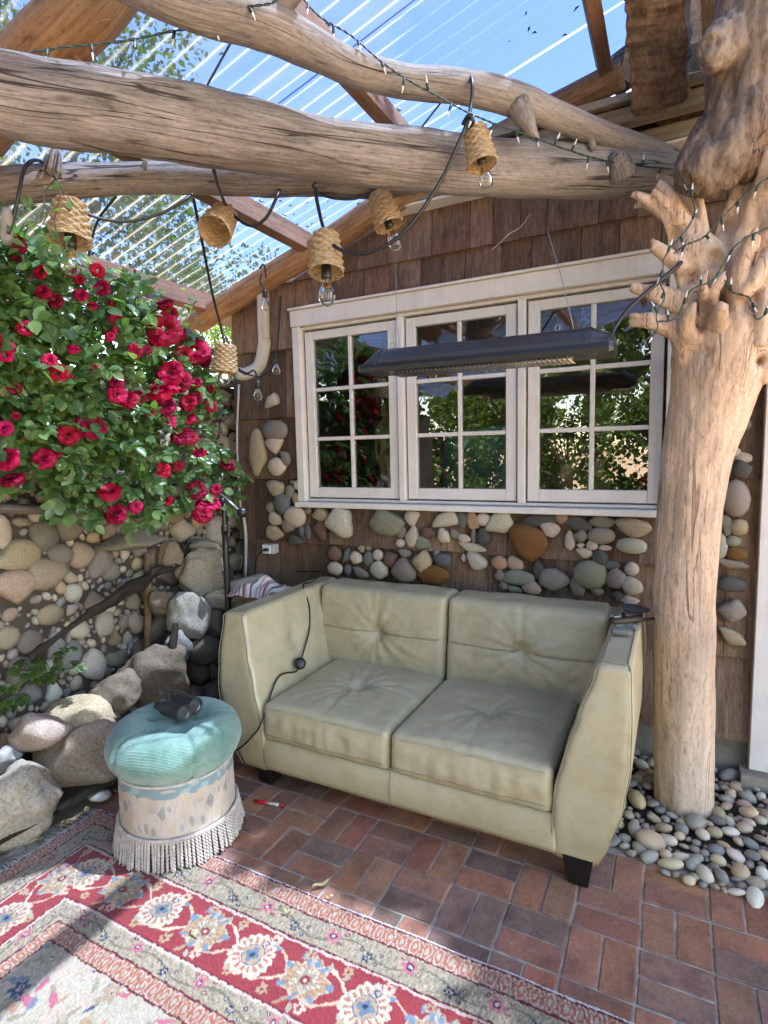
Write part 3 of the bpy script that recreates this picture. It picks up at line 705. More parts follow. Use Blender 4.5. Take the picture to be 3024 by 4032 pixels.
for i, (x, y, w, h, X, c, st, lab, dp) in enumerate(BLD):
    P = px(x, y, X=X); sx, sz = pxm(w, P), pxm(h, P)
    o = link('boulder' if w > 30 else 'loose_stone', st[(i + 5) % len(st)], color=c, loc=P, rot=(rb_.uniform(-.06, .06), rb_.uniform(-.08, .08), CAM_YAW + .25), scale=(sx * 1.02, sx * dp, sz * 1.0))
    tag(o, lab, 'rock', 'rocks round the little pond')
# rubble hidden under the rocks so that they rest on something
mb = MB()
for k in range(70):
    m4 = Matrix.LocRotScale((rb_.uniform(-2.66, -2.5), rb_.uniform(.8, 2.75), rb_.uniform(.0, .12)), Euler((rb_.uniform(0, 6), rb_.uniform(0, 6), 0)), (.07, .09, .06))
    sm = SMALLP[k % 5]; mb.add([m4 @ v.co for v in sm.vertices], [tuple(p.vertices) for p in sm.polygons])
for k in range(50):
    y_ = rb_.uniform(2.2, 2.9); m4 = Matrix.LocRotScale((rb_.uniform(-2.7, -2.3), y_, rb_.uniform(.1, .75)), Euler((rb_.uniform(0, 6), rb_.uniform(0, 6), 0)), (.08, .09, .07))
    if m4.translation.y < 2.6 and m4.translation.z > .3: continue
    sm = SMALLP[k % 5]; mb.add([m4 @ v.co for v in sm.vertices], [tuple(p.vertices) for p in sm.polygons])
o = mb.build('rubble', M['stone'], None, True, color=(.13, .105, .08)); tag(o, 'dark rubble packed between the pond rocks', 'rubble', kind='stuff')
mb = MB(); mb.tube([px(378, 1345, X=-2.42), px(374, 1400, X=-2.41), px(372, 1490, X=-2.42)], [.018, .026, .034], 8, 30, .5, 4)
o = mb.build('dead_stump', wood('dead_bark', (.012, .009, .006), (.03, .022, .016), (.055, .042, .03), fine=40), None, True, True); tag(o, 'thin dead bark stump standing against the grey boulder', 'stump')

# ================================================================== clear corrugated roof
RZ = lambda x: 3.40 + .284 * x
rf = empty('patio_roof', (-1.5, 1.5, 3), 'clear corrugated plastic patio roof on brown purlins', 'roof')
per, ampl = .076, .0095
XR = 2.3  # sheets extended unseen to the right, to dim the sun on the rug
y0 = -2.6; pan = 0
while y0 < 3.02:
    y1 = min(y0 + .66 + .004, 3.06)
    ys = np.arange(y0, y1 + 1e-6, per / 10)
    xs = np.linspace(-3.35, -.16 if y1 > 2.8 else XR, 12); v = []; f = []; n = len(ys)
    lift = .004 * (pan % 2)
    for i, x in enumerate(xs):
        for y in ys:
            z = ampl * math.sin(2 * math.pi * y / per) + .006 * mn.noise(Vector((x * 1.2, y * 4, pan))) + .002 * mn.noise(Vector((x * 5, y * 9, pan)))
            v.append((x - .27 * z, y, RZ(x) + .012 + lift + z))
    for i in range(len(xs) - 1):
        for j in range(n - 1):
            a = i * n + j; f.append((a, a + 1, a + n + 1, a + n))
    mobj('roof_panel', v, f, M['roof_sheet'], rf, True)
    y0 += .66; pan += 1
sl = math.atan(.284)
for X in (-.33, -1.15, -1.94, -2.745):
    mobj('purlin', *box_vf((.055, 5.62, .125), .003), M['sawn'], rf, loc=(X, .12, RZ(X) - .066), rot=(0, -sl, 0))

scm = mesh('screw', *lathe_vf([(.001, .008), (.007, .006), (.011, .001), (.011, -.002)], 8), M['steel'], True)
for X in (-.33, -1.15, -1.94, -2.745):
    for k in range(15): link('screw', scm, rf, loc=(X + random.uniform(-.01, .01), .2 + k * .19 + random.uniform(-.02, .02), RZ(X) + .026))
rlt = random.Random(91); mb = MB()
LC = [(rlt.uniform(-3.1, -.5), rlt.uniform(.6, 2.9)) for _ in range(9)]
for k in range(110):
    cl_ = rlt.choice(LC); x_, y_ = min(-.25, cl_[0] + rlt.gauss(0, .16)), cl_[1] + rlt.gauss(0, .12); c = Vector((x_, y_, RZ(x_) + .03)); a = rlt.uniform(0, 6.28); l_ = rlt.uniform(.006, .018); d_ = Vector((math.cos(a), math.sin(a), .284 * math.cos(a))); s_ = Vector((-math.sin(a), math.cos(a), -.284 * math.sin(a)))
    mb.add([c, c + d_ * l_ + s_ * l_ * .35 + Vector((0, 0, .006)), c + d_ * l_ * 2, c + d_ * l_ - s_ * l_ * .35 + Vector((0, 0, .004))], [(0, 1, 2, 3)])
tag(mb.build('roof_litter', simple('litter', (.10, .085, .05), .9, var=.5, scale=3), rf), kind='stuff')
# ================================================================== logs, beams, post
def log(name, pts, rads, m, label, seg=28, n=140, amp=.09, freq=2.2, seed=0, cat='log', stretch=.3, extra=None, group=None):
    mb = MB(); mb.tube(pts, rads, seg, n, amp, freq, stretch, True, seed)
    for e in (extra or []): mb.tube(*e[0], **e[1])
    o = mb.build(name, m, None, True, True); return tag(o, label, cat, group)
rr = lambda P, w: pxm(w / 2, P)
def pathD(L):
    """[(x, y, width, depth)] -> points, radii"""
    pts = [px(x, y, D=d) for x, y, w, d in L]; return pts, [rr(p, w[2]) for p, w in zip(pts, L)]
# big crossbeam
pts, rads = pathD([(-260, 150, 168, 1.30), (0, 208, 160, 1.47), (180, 232, 158, 1.60), (400, 268, 152, 1.77), (560, 298, 140, 1.88), (700, 322, 128, 2.0), (900, 348, 122, 2.14), (1100, 366, 112, 2.26), (1300, 372, 104, 2.35), (1440, 376, 88, 2.40)])
log('beam_log', pts, rads, M['driftwood'], 'thick grey driftwood log beam crossing the whole patio', 36, 220, .10, 2.0, 1.0, 'log',
    extra=[(([px(1345, 375, D=2.28), px(1338, 345, D=2.24), px(1340, 332, D=2.22)], [.06, .045, .03]), dict(seg=12, n=12, amp=.3, seed=4))])
pts, rads = pathD([(-260, 430, 80, 1.75), (0, 402, 74, 1.93), (120, 392, 72, 2.02), (250, 386, 62, 2.12), (400, 386, 66, 2.2), (600, 385, 70, 2.3), (800, 388, 70, 2.38), (900, 385, 60, 2.42)])
log('pole_log', pts, rads, M['driftwood'], 'slimmer weathered log just below and behind the thick beam', 24, 150, .12, 2.4, 7.0, 'log',
    extra=[(([px(310, 365, D=2.08), px(316, 342, D=2.07)], [.012, .006]), dict(seg=6, n=4)), (([px(110, 375, D=1.93), px(118, 340, D=1.93), px(124, 312, D=1.95)], [.03, .022, .008]), dict(seg=8, n=8, amp=.42))])
pts, rads = pathD([(60, -120, 84, 1.35), (250, -52, 86, 1.46), (400, 8, 90, 1.55), (560, 48, 96, 1.66), (650, 92, 84, 1.74), (760, 148, 68, 1.83), (860, 172, 64, 1.9), (1000, 188, 66, 2.0), (1120, 218, 64, 2.1), (1200, 250, 56, 2.18), (1320, 297, 52, 2.28), (1420, 332, 46, 2.36), (1480, 352, 40, 2.40)])
log('branch_log', pts, rads, M['driftwood'], 'curved driftwood branch arching above the beam to the post', 24, 180, .10, 2.4, 13.0, 'log',
    extra=[(([px(590, 60, D=1.68), px(605, 15, D=1.67), px(640, -30, D=1.64)], [rr(pts[4], 60), rr(pts[4], 50), rr(pts[4], 48)]), dict(seg=14, n=12, amp=.1)),
           (([px(1120, 215, D=2.08), px(1113, 200, D=2.07), px(1105, 194, D=2.06)], [.035, .028, .018]), dict(seg=10, n=6, amp=.2)),
           (([px(1115, 230, D=2.08), px(1140, 270, D=2.07), px(1160, 300, D=2.07)], [.045, .03, .012]), dict(seg=10, n=10, amp=.42)),
           (([px(1270, 290, D=2.26), px(1282, 320, D=2.22)], [.02, .012]), dict(seg=6, n=4))])
pts, rads = pathD([(330, -190, 130, 1.60), (225, -25, 135, 1.65), (130, 75, 132, 1.70), (40, 165, 130, 1.75), (-60, 280, 128, 1.80)])
log('rafter_log', pts, rads, M['peeled_log'], 'orange peeled log rafter in the upper left corner', 26, 80, .06, 2.2, 21.0, 'log',
    extra=[(([px(160, 120, D=1.66), px(188, 145, D=1.64)], [.006, .003]), dict(seg=5, n=4)), (([px(190, 60, D=1.66), px(220, 45, D=1.64), px(240, 42, D=1.64)], [.006, .005, .003]), dict(seg=5, n=5))])
pts = [px(392, 722, Y=2.90), px(560, 612, Y=2.89), px(680, 538, Y=2.89), px(860, 425, Y=2.88), px(1100, 290, Y=2.88), px(1345, 158, Y=2.88)]
log('gable_log', pts, [.068, .072, .07, .07, .066, .06], M['peeled_log'], 'orange peeled log sloping up along the cottage gable under the clear roof', 22, 90, .08, 2.4, 31.0)
# heavy timber and boards in the upper right corner
mb = MB()
rt = random.Random(2)
def rough_beam(p0, p1, w, h, n=26, seed=0, k=.12):
    v = []; f = []
    d = (p1 - p0); T = d.normalized(); side = T.cross(Vector((0, 0, 1))).normalized(); up = side.cross(T)
    prof = [(-1, -1), (-.3, -1.05), (.3, -1), (1, -1), (1.05, 0), (1, 1), (0, 1.02), (-1, 1), (-1.04, .1)]
    for i in range(n):
        c = p0 + d * i / (n - 1)
        for j, (a, b) in enumerate(prof):
            q = 1 + k * mn.noise(Vector((a * 3 + seed, b * 3, i * .5))) + k * .6 * mn.noise(Vector((a * 9 + seed, b * 9, i * .21)))
            v.append(c + side * a * w / 2 * q + up * b * h / 2 * q)
    m = len(prof)
    for i in range(n - 1):
        for j in range(m): f.append((i * m + j, i * m + (j + 1) % m, (i + 1) * m + (j + 1) % m, (i + 1) * m + j))
    f.append(tuple(range(m - 1, -1, -1))); f.append(tuple((n - 1) * m + j for j in range(m)))
    return v, f
a, b = px(1418, -60, D=2.02), px(1428, 218, D=2.32)
v, f = rough_beam(a, b, .195, .17, seed=3, k=.22); o = mobj('rough_timber', v, f, M['rough_timber'], smooth=False); tag(o, 'heavy rough hewn timber hanging at the top right beside the clear roof', 'timber')
a, b = px(1548, -60, D=2.35), px(1552, 116, D=2.6)
v, f = rough_beam(a, b, .12, .05, seed=8, k=.02); o = mobj('red_brown_board', v, f, M['sawn']); tag(o, 'smooth red brown board near the sun glare at the top right', 'board')
a, b = px(1375, 186, D=2.3), px(1560, 156, D=2.3)
mb = MB(); mb.tube([a, b], .017, 10, 12, .08, 3); o = mb.build('bamboo_stick', wood('bamboo', (.22, .17, .09), (.34, .28, .16), (.42, .36, .22), fine=30), None, True, True); tag(o, 'pale bamboo stick lying level at the top right', 'stick')
a, b = px(1425, 290, D=2.5), px(1570, 195, D=2.4)
v, f = rough_beam(a, b, .06, .085, seed=12, k=.04); o = mobj('brown_plank', v, f, M['rough_timber']); tag(o, 'short brown plank slanting behind the top of the post', 'plank')
v, f = rough_beam(px(1338, 188, D=2.6), px(1350, 120, D=2.6), .085, .09, seed=15, k=.05); o = mobj('timber_block', v, f, M['rough_timber']); tag(o, 'dark wooden block at the upper end of the gable log', 'block')
v, f = rough_beam(px(1470, 110, D=2.68), px(1660, 80, D=2.6), .03, .42, seed=18, k=.02); o = mobj('dark_sheathing', v, f, M['rough_timber']); tag(o, 'dark board sheathing behind the red brown board at the top right', 'board')

# ---- driftwood post with its root crown
def organic(name, tubes, m, voxel, label, cat, disp=.006, dfreq=9, smooth_it=4, zs=.22, pits=()):
    mb = MB()
    for a, k in tubes: mb.tube(*a, **k)
    me = mesh(name + '_raw', mb.v, mb.f, m)
    t = bpy.data.objects.new(name + '_raw', me); COL.objects.link(t)
    md = t.modifiers.new('r', 'REMESH'); md.mode = 'VOXEL'; md.voxel_size = voxel; md.use_smooth_shade = True
    sm = t.modifiers.new('s', 'SMOOTH'); sm.iterations = smooth_it; sm.factor = .5
    dg = bpy.context.evaluated_depsgraph_get(); dg.update()
    out = bpy.data.meshes.new_from_object(t.evaluated_get(dg))
    bpy.data.objects.remove(t)
    n = len(out.vertices); co = np.empty(n * 3, np.float32); no = np.empty(n * 3, np.float32)
    out.vertices.foreach_get('co', co); out.vertices.foreach_get('normal', no)
    co = co.reshape(-1, 3); no = no.reshape(-1, 3)
    for i in range(n):
        p = Vector((co[i, 0] * dfreq, co[i, 1] * dfreq, co[i, 2] * dfreq * zs)); q = Vector((co[i, 0] * dfreq * 3.4, co[i, 1] * dfreq * 3.4, co[i, 2] * dfreq * zs * 2.3))
        w3 = Vector((co[i, 0] * dfreq * 2.2, co[i, 1] * dfreq * 2.2, co[i, 2] * dfreq * .7)); co[i] += no[i] * disp * (mn.noise(p) * 1.1 + mn.noise(q) * .7 - 1.7 * max(0, .2 - abs(mn.noise(w3))) - 1.2 * max(0, .16 - abs(mn.noise(w3 * 2.7))) + .25)
    for c_, r_, d_ in pits:
        c_ = np.array(tuple(c_), np.float32); w_ = np.exp(-((co - c_) ** 2).sum(1) / (r_ * r_)); co += w_[:, None] * d_ * np.array(tuple((Vector(c_) - CAMP).normalized()), np.float32)
    out.vertices.foreach_set('co', co.ravel()); out.update()
    if not out.materials: out.materials.append(m)
    out.shade_smooth(); out.name = name
    o = link(name, out); return tag(o, label, cat)
TY = 2.62
def tp_(x, y, Y=TY): return px(x, y, Y=Y)
def tr_(pts, ws): return ([p for p in pts], [rr(p, w) for p, w in zip(pts, ws)])
tubes = []
def T(L, seg=18, n=20, amp=.12, Ys=None, seed=0):
    pts = [px(l[0], l[1], Y=l[3] if len(l) > 3 else TY) for l in L]
    rd = [rr(p, l[2]) for p, l in zip(pts, L)]
    if len(tubes) and int(seed * 10) % 3 != 1 and rd[-1] < .7 * rd[-2]:   # broken-off ends stay blunt and a little ragged
        rd[-1] = .72 * rd[-2]
        e_ = pts[-1] - pts[-2]; pts.append(pts[-1] + e_ * .05); rd.append(rd[-1] * .8)
        tubes.append((([pts[-2] + Vector((0, -.004, .006)), pts[-2] + e_ * .22 + Vector((.004, 0, .012))], [rd[-2] * .5, rd[-2] * .22]), dict(seg=6, n=4, amp=.5)))
    tubes.append(((pts, rd), dict(seg=seg, n=n, amp=amp, seed=seed)))
b0 = px(1474, 1745, Y=2.66)
T([(1476, 1800, 118, 2.67), (1476, 1745, 116, 2.66), (1476, 1600, 116, 2.65), (1477, 1400, 119), (1481, 1200, 122), (1498, 1020, 134), (1530, 880, 158), (1556, 780, 186), (1580, 700, 190), (1600, 620, 150)], 40, 90, .05)
T([(1525, 880, 110), (1494, 780, 70, 2.55), (1474, 722, 50, 2.5), (1430, 700, 36, 2.46), (1395, 688, 24, 2.44), (1358, 682, 9, 2.43)], seed=1, amp=.42)
T([(1440, 706, 30, 2.46), (1395, 700, 17, 2.44), (1362, 699, 7, 2.44)], seed=1.5, amp=.42)
T([(1515, 740, 80), (1480, 668, 54, 2.5), (1430, 640, 44, 2.46), (1395, 628, 26, 2.44), (1366, 620, 9, 2.43)], seed=2, amp=.42)
T([(1540, 700, 90), (1490, 600, 40, 2.5), (1455, 563, 28, 2.47), (1414, 532, 14, 2.45)], seed=3, amp=.42)
T([(1560, 740, 130), (1522, 600, 104, 2.55), (1484, 520, 70, 2.52), (1440, 458, 34, 2.5), (1405, 435, 22, 2.49), (1366, 418, 12, 2.48)], seed=4, amp=.42)
T([(1440, 460, 30, 2.5), (1400, 440, 16, 2.54), (1372, 446, 10, 2.56)], seed=4.4, amp=.5)
T([(1500, 540, 64, 2.54), (1468, 470, 42, 2.5), (1446, 425, 30, 2.5), (1428, 400, 16, 2.5)], seed=5, amp=.45)
T([(1468, 470, 30, 2.5), (1440, 440, 20, 2.47), (1412, 410, 12, 2.46)], seed=5.2, amp=.45)
T([(1500, 520, 50, 2.6), (1478, 440, 34, 2.6), (1464, 395, 22, 2.6)], seed=5.5, amp=.45)
T([(1530, 600, 60, 2.55), (1523, 520, 24, 2.5), (1517, 460, 18, 2.48), (1510, 405, 14, 2.47)], seed=6, amp=.25)
T([(1516, 560, 30, 2.5), (1502, 515, 18, 2.48), (1498, 480, 8, 2.47)], seed=6.4, amp=.42)
T([(1500, 740, 50, 2.5), (1484, 705, 38, 2.44), (1492, 675, 27, 2.41), (1500, 652, 12, 2.4)], seed=7, amp=.42)
T([(1545, 690, 44, 2.5), (1522, 640, 20, 2.42), (1518, 605, 15, 2.4), (1526, 586, 5, 2.4)], seed=8, amp=.42)
T([(1590, 780, 100), (1588, 680, 60, 2.5), (1598, 600, 44, 2.46), (1624, 518, 30, 2.44)], seed=9, amp=.2)
T([(1570, 720, 150), (1615, 560, 110, 2.58), (1655, 450, 110, 2.56), (1700, 330, 110, 2.5)], seed=10, amp=.42)
T([(1605, 800, 120), (1690, 700, 100, 2.6), (1770, 600, 90, 2.58), (1840, 500, 80, 2.55)], seed=11, amp=.25)
T([(1580, 640, 80, 2.56), (1556, 560, 44, 2.54), (1572, 480, 34, 2.55), (1600, 400, 30, 2.56)], seed=12, amp=.45)
T([(1552, 700, 44, 2.46), (1557, 668, 26, 2.4), (1564, 656, 20, 2.39)], seed=13)
T([(1640, 740, 44, 2.5), (1643, 690, 28, 2.46), (1650, 640, 16, 2.44)], seed=14, amp=.42)
T([(1530, 680, 40, 2.46), (1540, 630, 22, 2.42), (1560, 600, 12, 2.42)], seed=15, amp=.4)
T([(1600, 640, 40, 2.46), (1640, 590, 30, 2.44), (1665, 540, 24, 2.43)], seed=16, amp=.42)
organic('driftwood_post', tubes, M['post_wood'], .0064, 'pale upside down driftwood trunk post with a crown of broken roots', 'post', .0055, 8, 1,
        pits=[(px(x_, y_, Y=yy_), r_, d_) for x_, y_, yy_, r_, d_ in ((1545, 655, 2.46, .045, .11), (1566, 478, 2.50, .035, .11), (1522, 672, 2.44, .025, .06), (1462, 510, 2.48, .03, .07), (1508, 700, 2.46, .022, .06), (1545, 560, 2.47, .03, .05), (1625, 650, 2.48, .035, .08), (1602, 740, 2.48, .02, .05), (1640, 780, 2.5, .018, .06), (1490, 600, 2.47, .025, .05), (1650, 560, 2.48, .04, .08), (1530, 760, 2.47, .015, .03), (1560, 800, 2.5, .012, .02))])
tubes = []
def TD(L, seg=20, n=24, amp=.16, seed=0):
    pts = [px(l[0], l[1], D=l[3]) for l in L]; tubes.append(((pts, [rr(p, l[2]) for p, l in zip(pts, L)]), dict(seg=seg, n=n, amp=amp, seed=seed)))
TD([(1720, -160, 220, 1.95), (1660, -20, 190, 1.95), (1620, 90, 165, 1.97), (1612, 200, 150, 2.0), (1600, 285, 172, 2.02), (1555, 335, 140, 2.02), (1510, 375, 100, 2.02), (1482, 395, 58, 2.02)], 30, 50, .14, 2)
TD([(1600, 80, 110, 1.95), (1560, 105, 92, 1.92), (1532, 120, 66, 1.9), (1520, 128, 34, 1.9)], seed=4)
TD([(1560, 280, 100, 2.02), (1530, 320, 90, 2.05), (1500, 360, 66, 2.06), (1468, 385, 36, 2.06)], seed=5)
TD([(1610, 320, 120, 2.0), (1640, 345, 90, 2.02), (1700, 300, 90, 2.1)], seed=6)
organic('driftwood_burl', tubes, wood('burl_wood', (.075, .05, .036), (.19, .13, .095), (.33, .25, .19), coord='Object', fine=44, stretchf=.10, bump=.9, grey=(.28, .235, .20), crack=.9), .008, 'twisted brown driftwood burl sitting on the post at the upper right', 'driftwood', .017, 10, 1, .25,
        pits=[(px(x_, y_, D=d2), r_, d_) for x_, y_, d2, r_, d_ in ((1535, 95, 1.86, .022, .05), (1530, 132, 1.86, .018, .04))])
# ================================================================== sofa
def leather_mat():
    q = NB('leather'); v = q.coord('Object')
    f1 = q.noise(v, 3.2, 6, .6); f2 = q.noise(v, 220, 3, .6); f3 = q.noise(v, 16, 6, .65, .6)
    c = q.ramp(f1, [(.3, (.40, .335, .205)), (.55, (.45, .38, .24)), (.75, (.49, .42, .275))])
    c = q.mix(c, q.ramp(f3, [(.3, (.86, .85, .8)), (.55, (1, 1, 1)), (.75, (1.06, 1.06, 1.08))]), .9, 'MULTIPLY')
    q.base(c)
    rr_ = q.ramp(f3, [(.3, (.28,) * 3), (.7, (.42,) * 3)]); q.l(rr_, q.b.inputs['Roughness'])
    q.b.inputs['Specular IOR Level'].default_value = .5
    q.bump(f2, .10, .001); q.bump(f3, .16, .006); return q.m
M['leather'] = leather_mat()
M['thread'] = simple('thread', (.23, .205, .13), .7, var=.2)
SX = -1.005
sofa = empty('sofa', (SX, 2.4, 0), 'worn pale green leather loveseat with tufted cushions under the window', 'sofa')
def interp(tab, z):
    for (z0, a), (z1, b) in zip(tab, tab[1:]):
        if z <= z1: t = max(0, (z - z0) / (z1 - z0)); t = t * t * (3 - 2 * t) * .5 + t * .5; return a + (b - a) * t
    return tab[-1][1]
OUT = [(.09, .80), (.2, .842), (.35, .885), (.5, .905), (.65, .906), (.80, .898), (.9, .893)]
INN = [(.09, .645), (.25, .645), (.38, .655), (.5, .685), (.65, .728), (.8, .777), (.9, .79)]
FRT = [(.09, 1.975), (.25, 1.948), (.45, 1.945), (.62, 1.962), (.8, 2.0), (.9, 2.01)]
BK = 2.855
def rrect(x0, x1, y0, y1, r, k=5):
    pts = []
    for (cx, cy, a0) in ((x1 - r, y1 - r, 0), (x0 + r, y1 - r, 90), (x0 + r, y0 + r, 180), (x1 - r, y0 + r, 270)):
        for i in range(k + 1):
            a = R_(a0 + 90 * i / k); pts.append((cx + r * math.cos(a), cy + r * math.sin(a)))
    return pts
def loft(levels, cap=True):
    n = len(levels[0]); v = [p for L in levels for p in L]; f = []
    for i in range(len(levels) - 1):
        for k in range(n): f.append((i * n + k, i * n + (k + 1) % n, (i + 1) * n + (k + 1) % n, (i + 1) * n + k))
    if cap: f.append(tuple(range(n - 1, -1, -1))); f.append(tuple((len(levels) - 1) * n + k for k in range(n)))
    return v, f
def densify(pts, m):
    out = []
    for i, p in enumerate(pts):
        q = pts[(i + 1) % len(pts)]; d = math.hypot(q[0] - p[0], q[1] - p[1]); k = max(1, int(d / m))
        for j in range(k): out.append((p[0] + (q[0] - p[0]) * j / k, p[1] + (q[1] - p[1]) * j / k))
    return out
def wrinkle(p, amp):
    p = Vector(p); return amp * (mn.noise(Vector((p.x * 7, p.y * 7, p.z * 7))) + .7 * abs(mn.noise(Vector((p.x * 16 + 4, p.y * 16, p.z * 9)))) )
def arm(s):
    zt = .828; rad = .022
    zs = list(np.linspace(.10, zt - rad, 30)) + [zt - rad + rad * math.sin(a) for a in np.linspace(.25, math.pi / 2, 6)]
    L = []; base = None
    for i, z in enumerate(zs):
        ins = 0 if z <= zt - rad else rad * (1 - math.sqrt(max(0, 1 - ((z - zt + rad) / rad) ** 2)))
        xo, xi, yf = interp(OUT, z) - ins, interp(INN, z) + ins, interp(FRT, z) + ins
        pts = densify(rrect(xi, xo, yf, BK - ins, .02, 4), .03)
        if base is None: base = len(pts)
        # keep a constant count by resampling
        P = np.array(pts); seg = np.r_[0, np.cumsum(np.hypot(*(np.roll(P, -1, 0) - P).T))]; tot = seg[-1]
        t = np.linspace(0, tot, 121)[:-1]; PX = np.interp(t, seg, np.r_[P[:, 0], P[0, 0]]); PY = np.interp(t, seg, np.r_[P[:, 1], P[0, 1]])
        row = []
        for x, y in zip(PX, PY):
            q = Vector((SX + s * x, y, z))
            inner = abs(x - xi) < .03 and z > .3
            d = 0
            if inner and y < 2.6:
                # cross seams and tuft on the inner face
                u, w = y - 2.33, z - .62
                d = -.010 * math.exp(-(w / .012) ** 2) - .008 * math.exp(-(u / .012) ** 2) - .022 * math.exp(-(u * u + w * w) / .003)
                d += .006 * math.exp(-(u * u + w * w) / .02) * math.sin(9 * math.atan2(w, u)) + wrinkle(q, .006)
            else: d = wrinkle(q, .0018)
            row.append(q + Vector((-s * d if inner else s * d, 0, 0)))
        L.append(row)
    v, f = loft(L)
    if s < 0: f = [tuple(reversed(q)) for q in f]
    a = mobj('armrest', v, f, M['leather'], sofa, True)
    for sub, tab, dx in (('seam', INN, .004), ('seam', OUT, -.003)):
        pts = []
        for z in np.linspace(.105, .815, 26):
            xo = interp(tab, z) + (.004 if tab is INN else -.004)
            pts.append(Vector((SX + s * xo, interp(FRT, z) - .001, z)))
        top = [Vector((SX + s * (interp(tab, .83) + (.018 if tab is INN else -.016)), y, .829)) for y in np.linspace(2.05, 2.82, 14)]
        mb = MB(); mb.tube(pts + top, .0022, 5, 80); mb.build('seam', M['thread'], a, True)
    z = .805; mb = MB(); mb.tube([Vector((SX + s * .785, 2.035, .83)), Vector((SX + s * .84, 2.03, .831)), Vector((SX + s * .885, 2.035, .83))], .002, 5, 10); mb.build('seam', M['thread'], a, True)
    return a
arm(-1); arm(1)
def cushion(name, x0, x1, y0, y1, z0, z1, parent, puff=.02, lean=0.0, face='top', seed=0, tuft=.03, nx=46, ny=46, nz=12, rad=.03):
    """soft box; the tufted face is the top or the front (-Y)"""
    cx, cy, cz = (x0 + x1) / 2, (y0 + y1) / 2, (z0 + z1) / 2; hx, hy, hz = (x1 - x0) / 2, (y1 - y0) / 2, (z1 - z0) / 2
    # build unit box grid
    idx = {}; v = []; f = []
    def vid(i, j, k):
        key = (i, j, k)
        if key not in idx: idx[key] = len(v); v.append((2 * i / nx - 1, 2 * j / ny - 1, 2 * k / nz - 1))
        return idx[key]
    for i in range(nx):
        for j in range(ny):
            f.append((vid(i, j, nz), vid(i + 1, j, nz), vid(i + 1, j + 1, nz), vid(i, j + 1, nz)))
            f.append((vid(i, j, 0), vid(i, j + 1, 0), vid(i + 1, j + 1, 0), vid(i + 1, j, 0)))
    for i in range(nx):
        for k in range(nz):
            f.append((vid(i, 0, k), vid(i + 1, 0, k), vid(i + 1, 0, k + 1), vid(i, 0, k + 1)))
            f.append((vid(i, ny, k), vid(i, ny, k + 1), vid(i + 1, ny, k + 1), vid(i + 1, ny, k)))
    for j in range(ny):
        for k in range(nz):
            f.append((vid(0, j, k), vid(0, j, k + 1), vid(0, j + 1, k + 1), vid(0, j + 1, k)))
            f.append((vid(nx, j, k), vid(nx, j + 1, k), vid(nx, j + 1, k + 1), vid(nx, j, k + 1)))
    out = []
    H = Vector((hx, hy, hz))
    for p in v:
        q = Vector((p[0] * hx, p[1] * hy, p[2] * hz))
        # round the edges
        c = Vector((max(-hx + rad, min(hx - rad, q.x)), max(-hy + rad, min(hy - rad, q.y)), max(-hz + rad, min(hz - rad, q.z))))
        d = q - c
        if d.length > 1e-9:
            m = max(abs(d.x), abs(d.y), abs(d.z)); d = d.normalized() * m
        q = c + d
        if face == 'top': a, b, n_, up = p[0], p[1], p[2], Vector((0, 0, 1)); ra, rb2 = hx, hy
        else: a, b, n_, up = p[0], p[2], -p[1], Vector((0, -1, 0)); ra, rb2 = hx, hz
        dome = (1 - abs(a) ** 2.6) * (1 - abs(b) ** 2.6)
        X, Y_ = a * ra, b * rb2; r2 = X * X + Y_ * Y_; th = math.atan2(Y_, X)
        e = puff * dome
        if n_ > .5:
            seam = .55 * (math.exp(-(X / .009) ** 2) + math.exp(-(Y_ / .009) ** 2)) * (1 - .5 * dome * 0)
            e -= tuft * math.exp(-r2 / .0016) + .45 * tuft * math.exp(-r2 / .012) + .007 * min(1, seam)
            e += (.0048 * math.exp(-r2 / .016) * math.sin(9 * th + seed + 1.5 * math.sin(2 * th)) + .004 * math.exp(-r2 / .04) * math.sin(16 * th + 2.3 * seed + 2 * math.sin(3 * th))) * min(1, r2 / .0006)
            w = Vector((X * 9 + seed * 7, Y_ * 9, seed)); e += .0045 * mn.noise(w) + .005 * abs(mn.noise(w * 2.2)) * dome - .0035 * max(0, .22 - abs(mn.noise(Vector((X * 13 + Y_ * 9 + seed, Y_ * 15 - X * 6, seed))))) / .22 * (.3 + .7 * dome) + .002 * mn.noise(Vector((X * 40, Y_ * 40, seed)))
        else:
            side = (1 - abs(p[0]) ** 4) if face == 'top' else 1
            e = e * (.5 + .5 * n_) * .5
            w = Vector((q.x * 8 + seed, q.y * 8, q.z * 20)); q += (d if d.length else Vector((0, 0, 0))) * (.18 * mn.noise(w) + .12 * mn.noise(w * 2.4))
            if p[1] <= -1 + 1e-6 and face == 'top': q.y -= .012 * (1 - p[2] ** 2) * (1 - p[0] ** 4) + .008 * mn.noise(Vector((q.x * 22, q.z * 8, seed))) * (1 - p[0] ** 4)
        q += up * e
        if lean: q.y += lean * (q.z + hz) / (2 * hz)
        out.append(q + Vector((cx, cy, cz)))
    o = mobj(name, out, f, M['leather'], parent, True)
    return o, out, idx
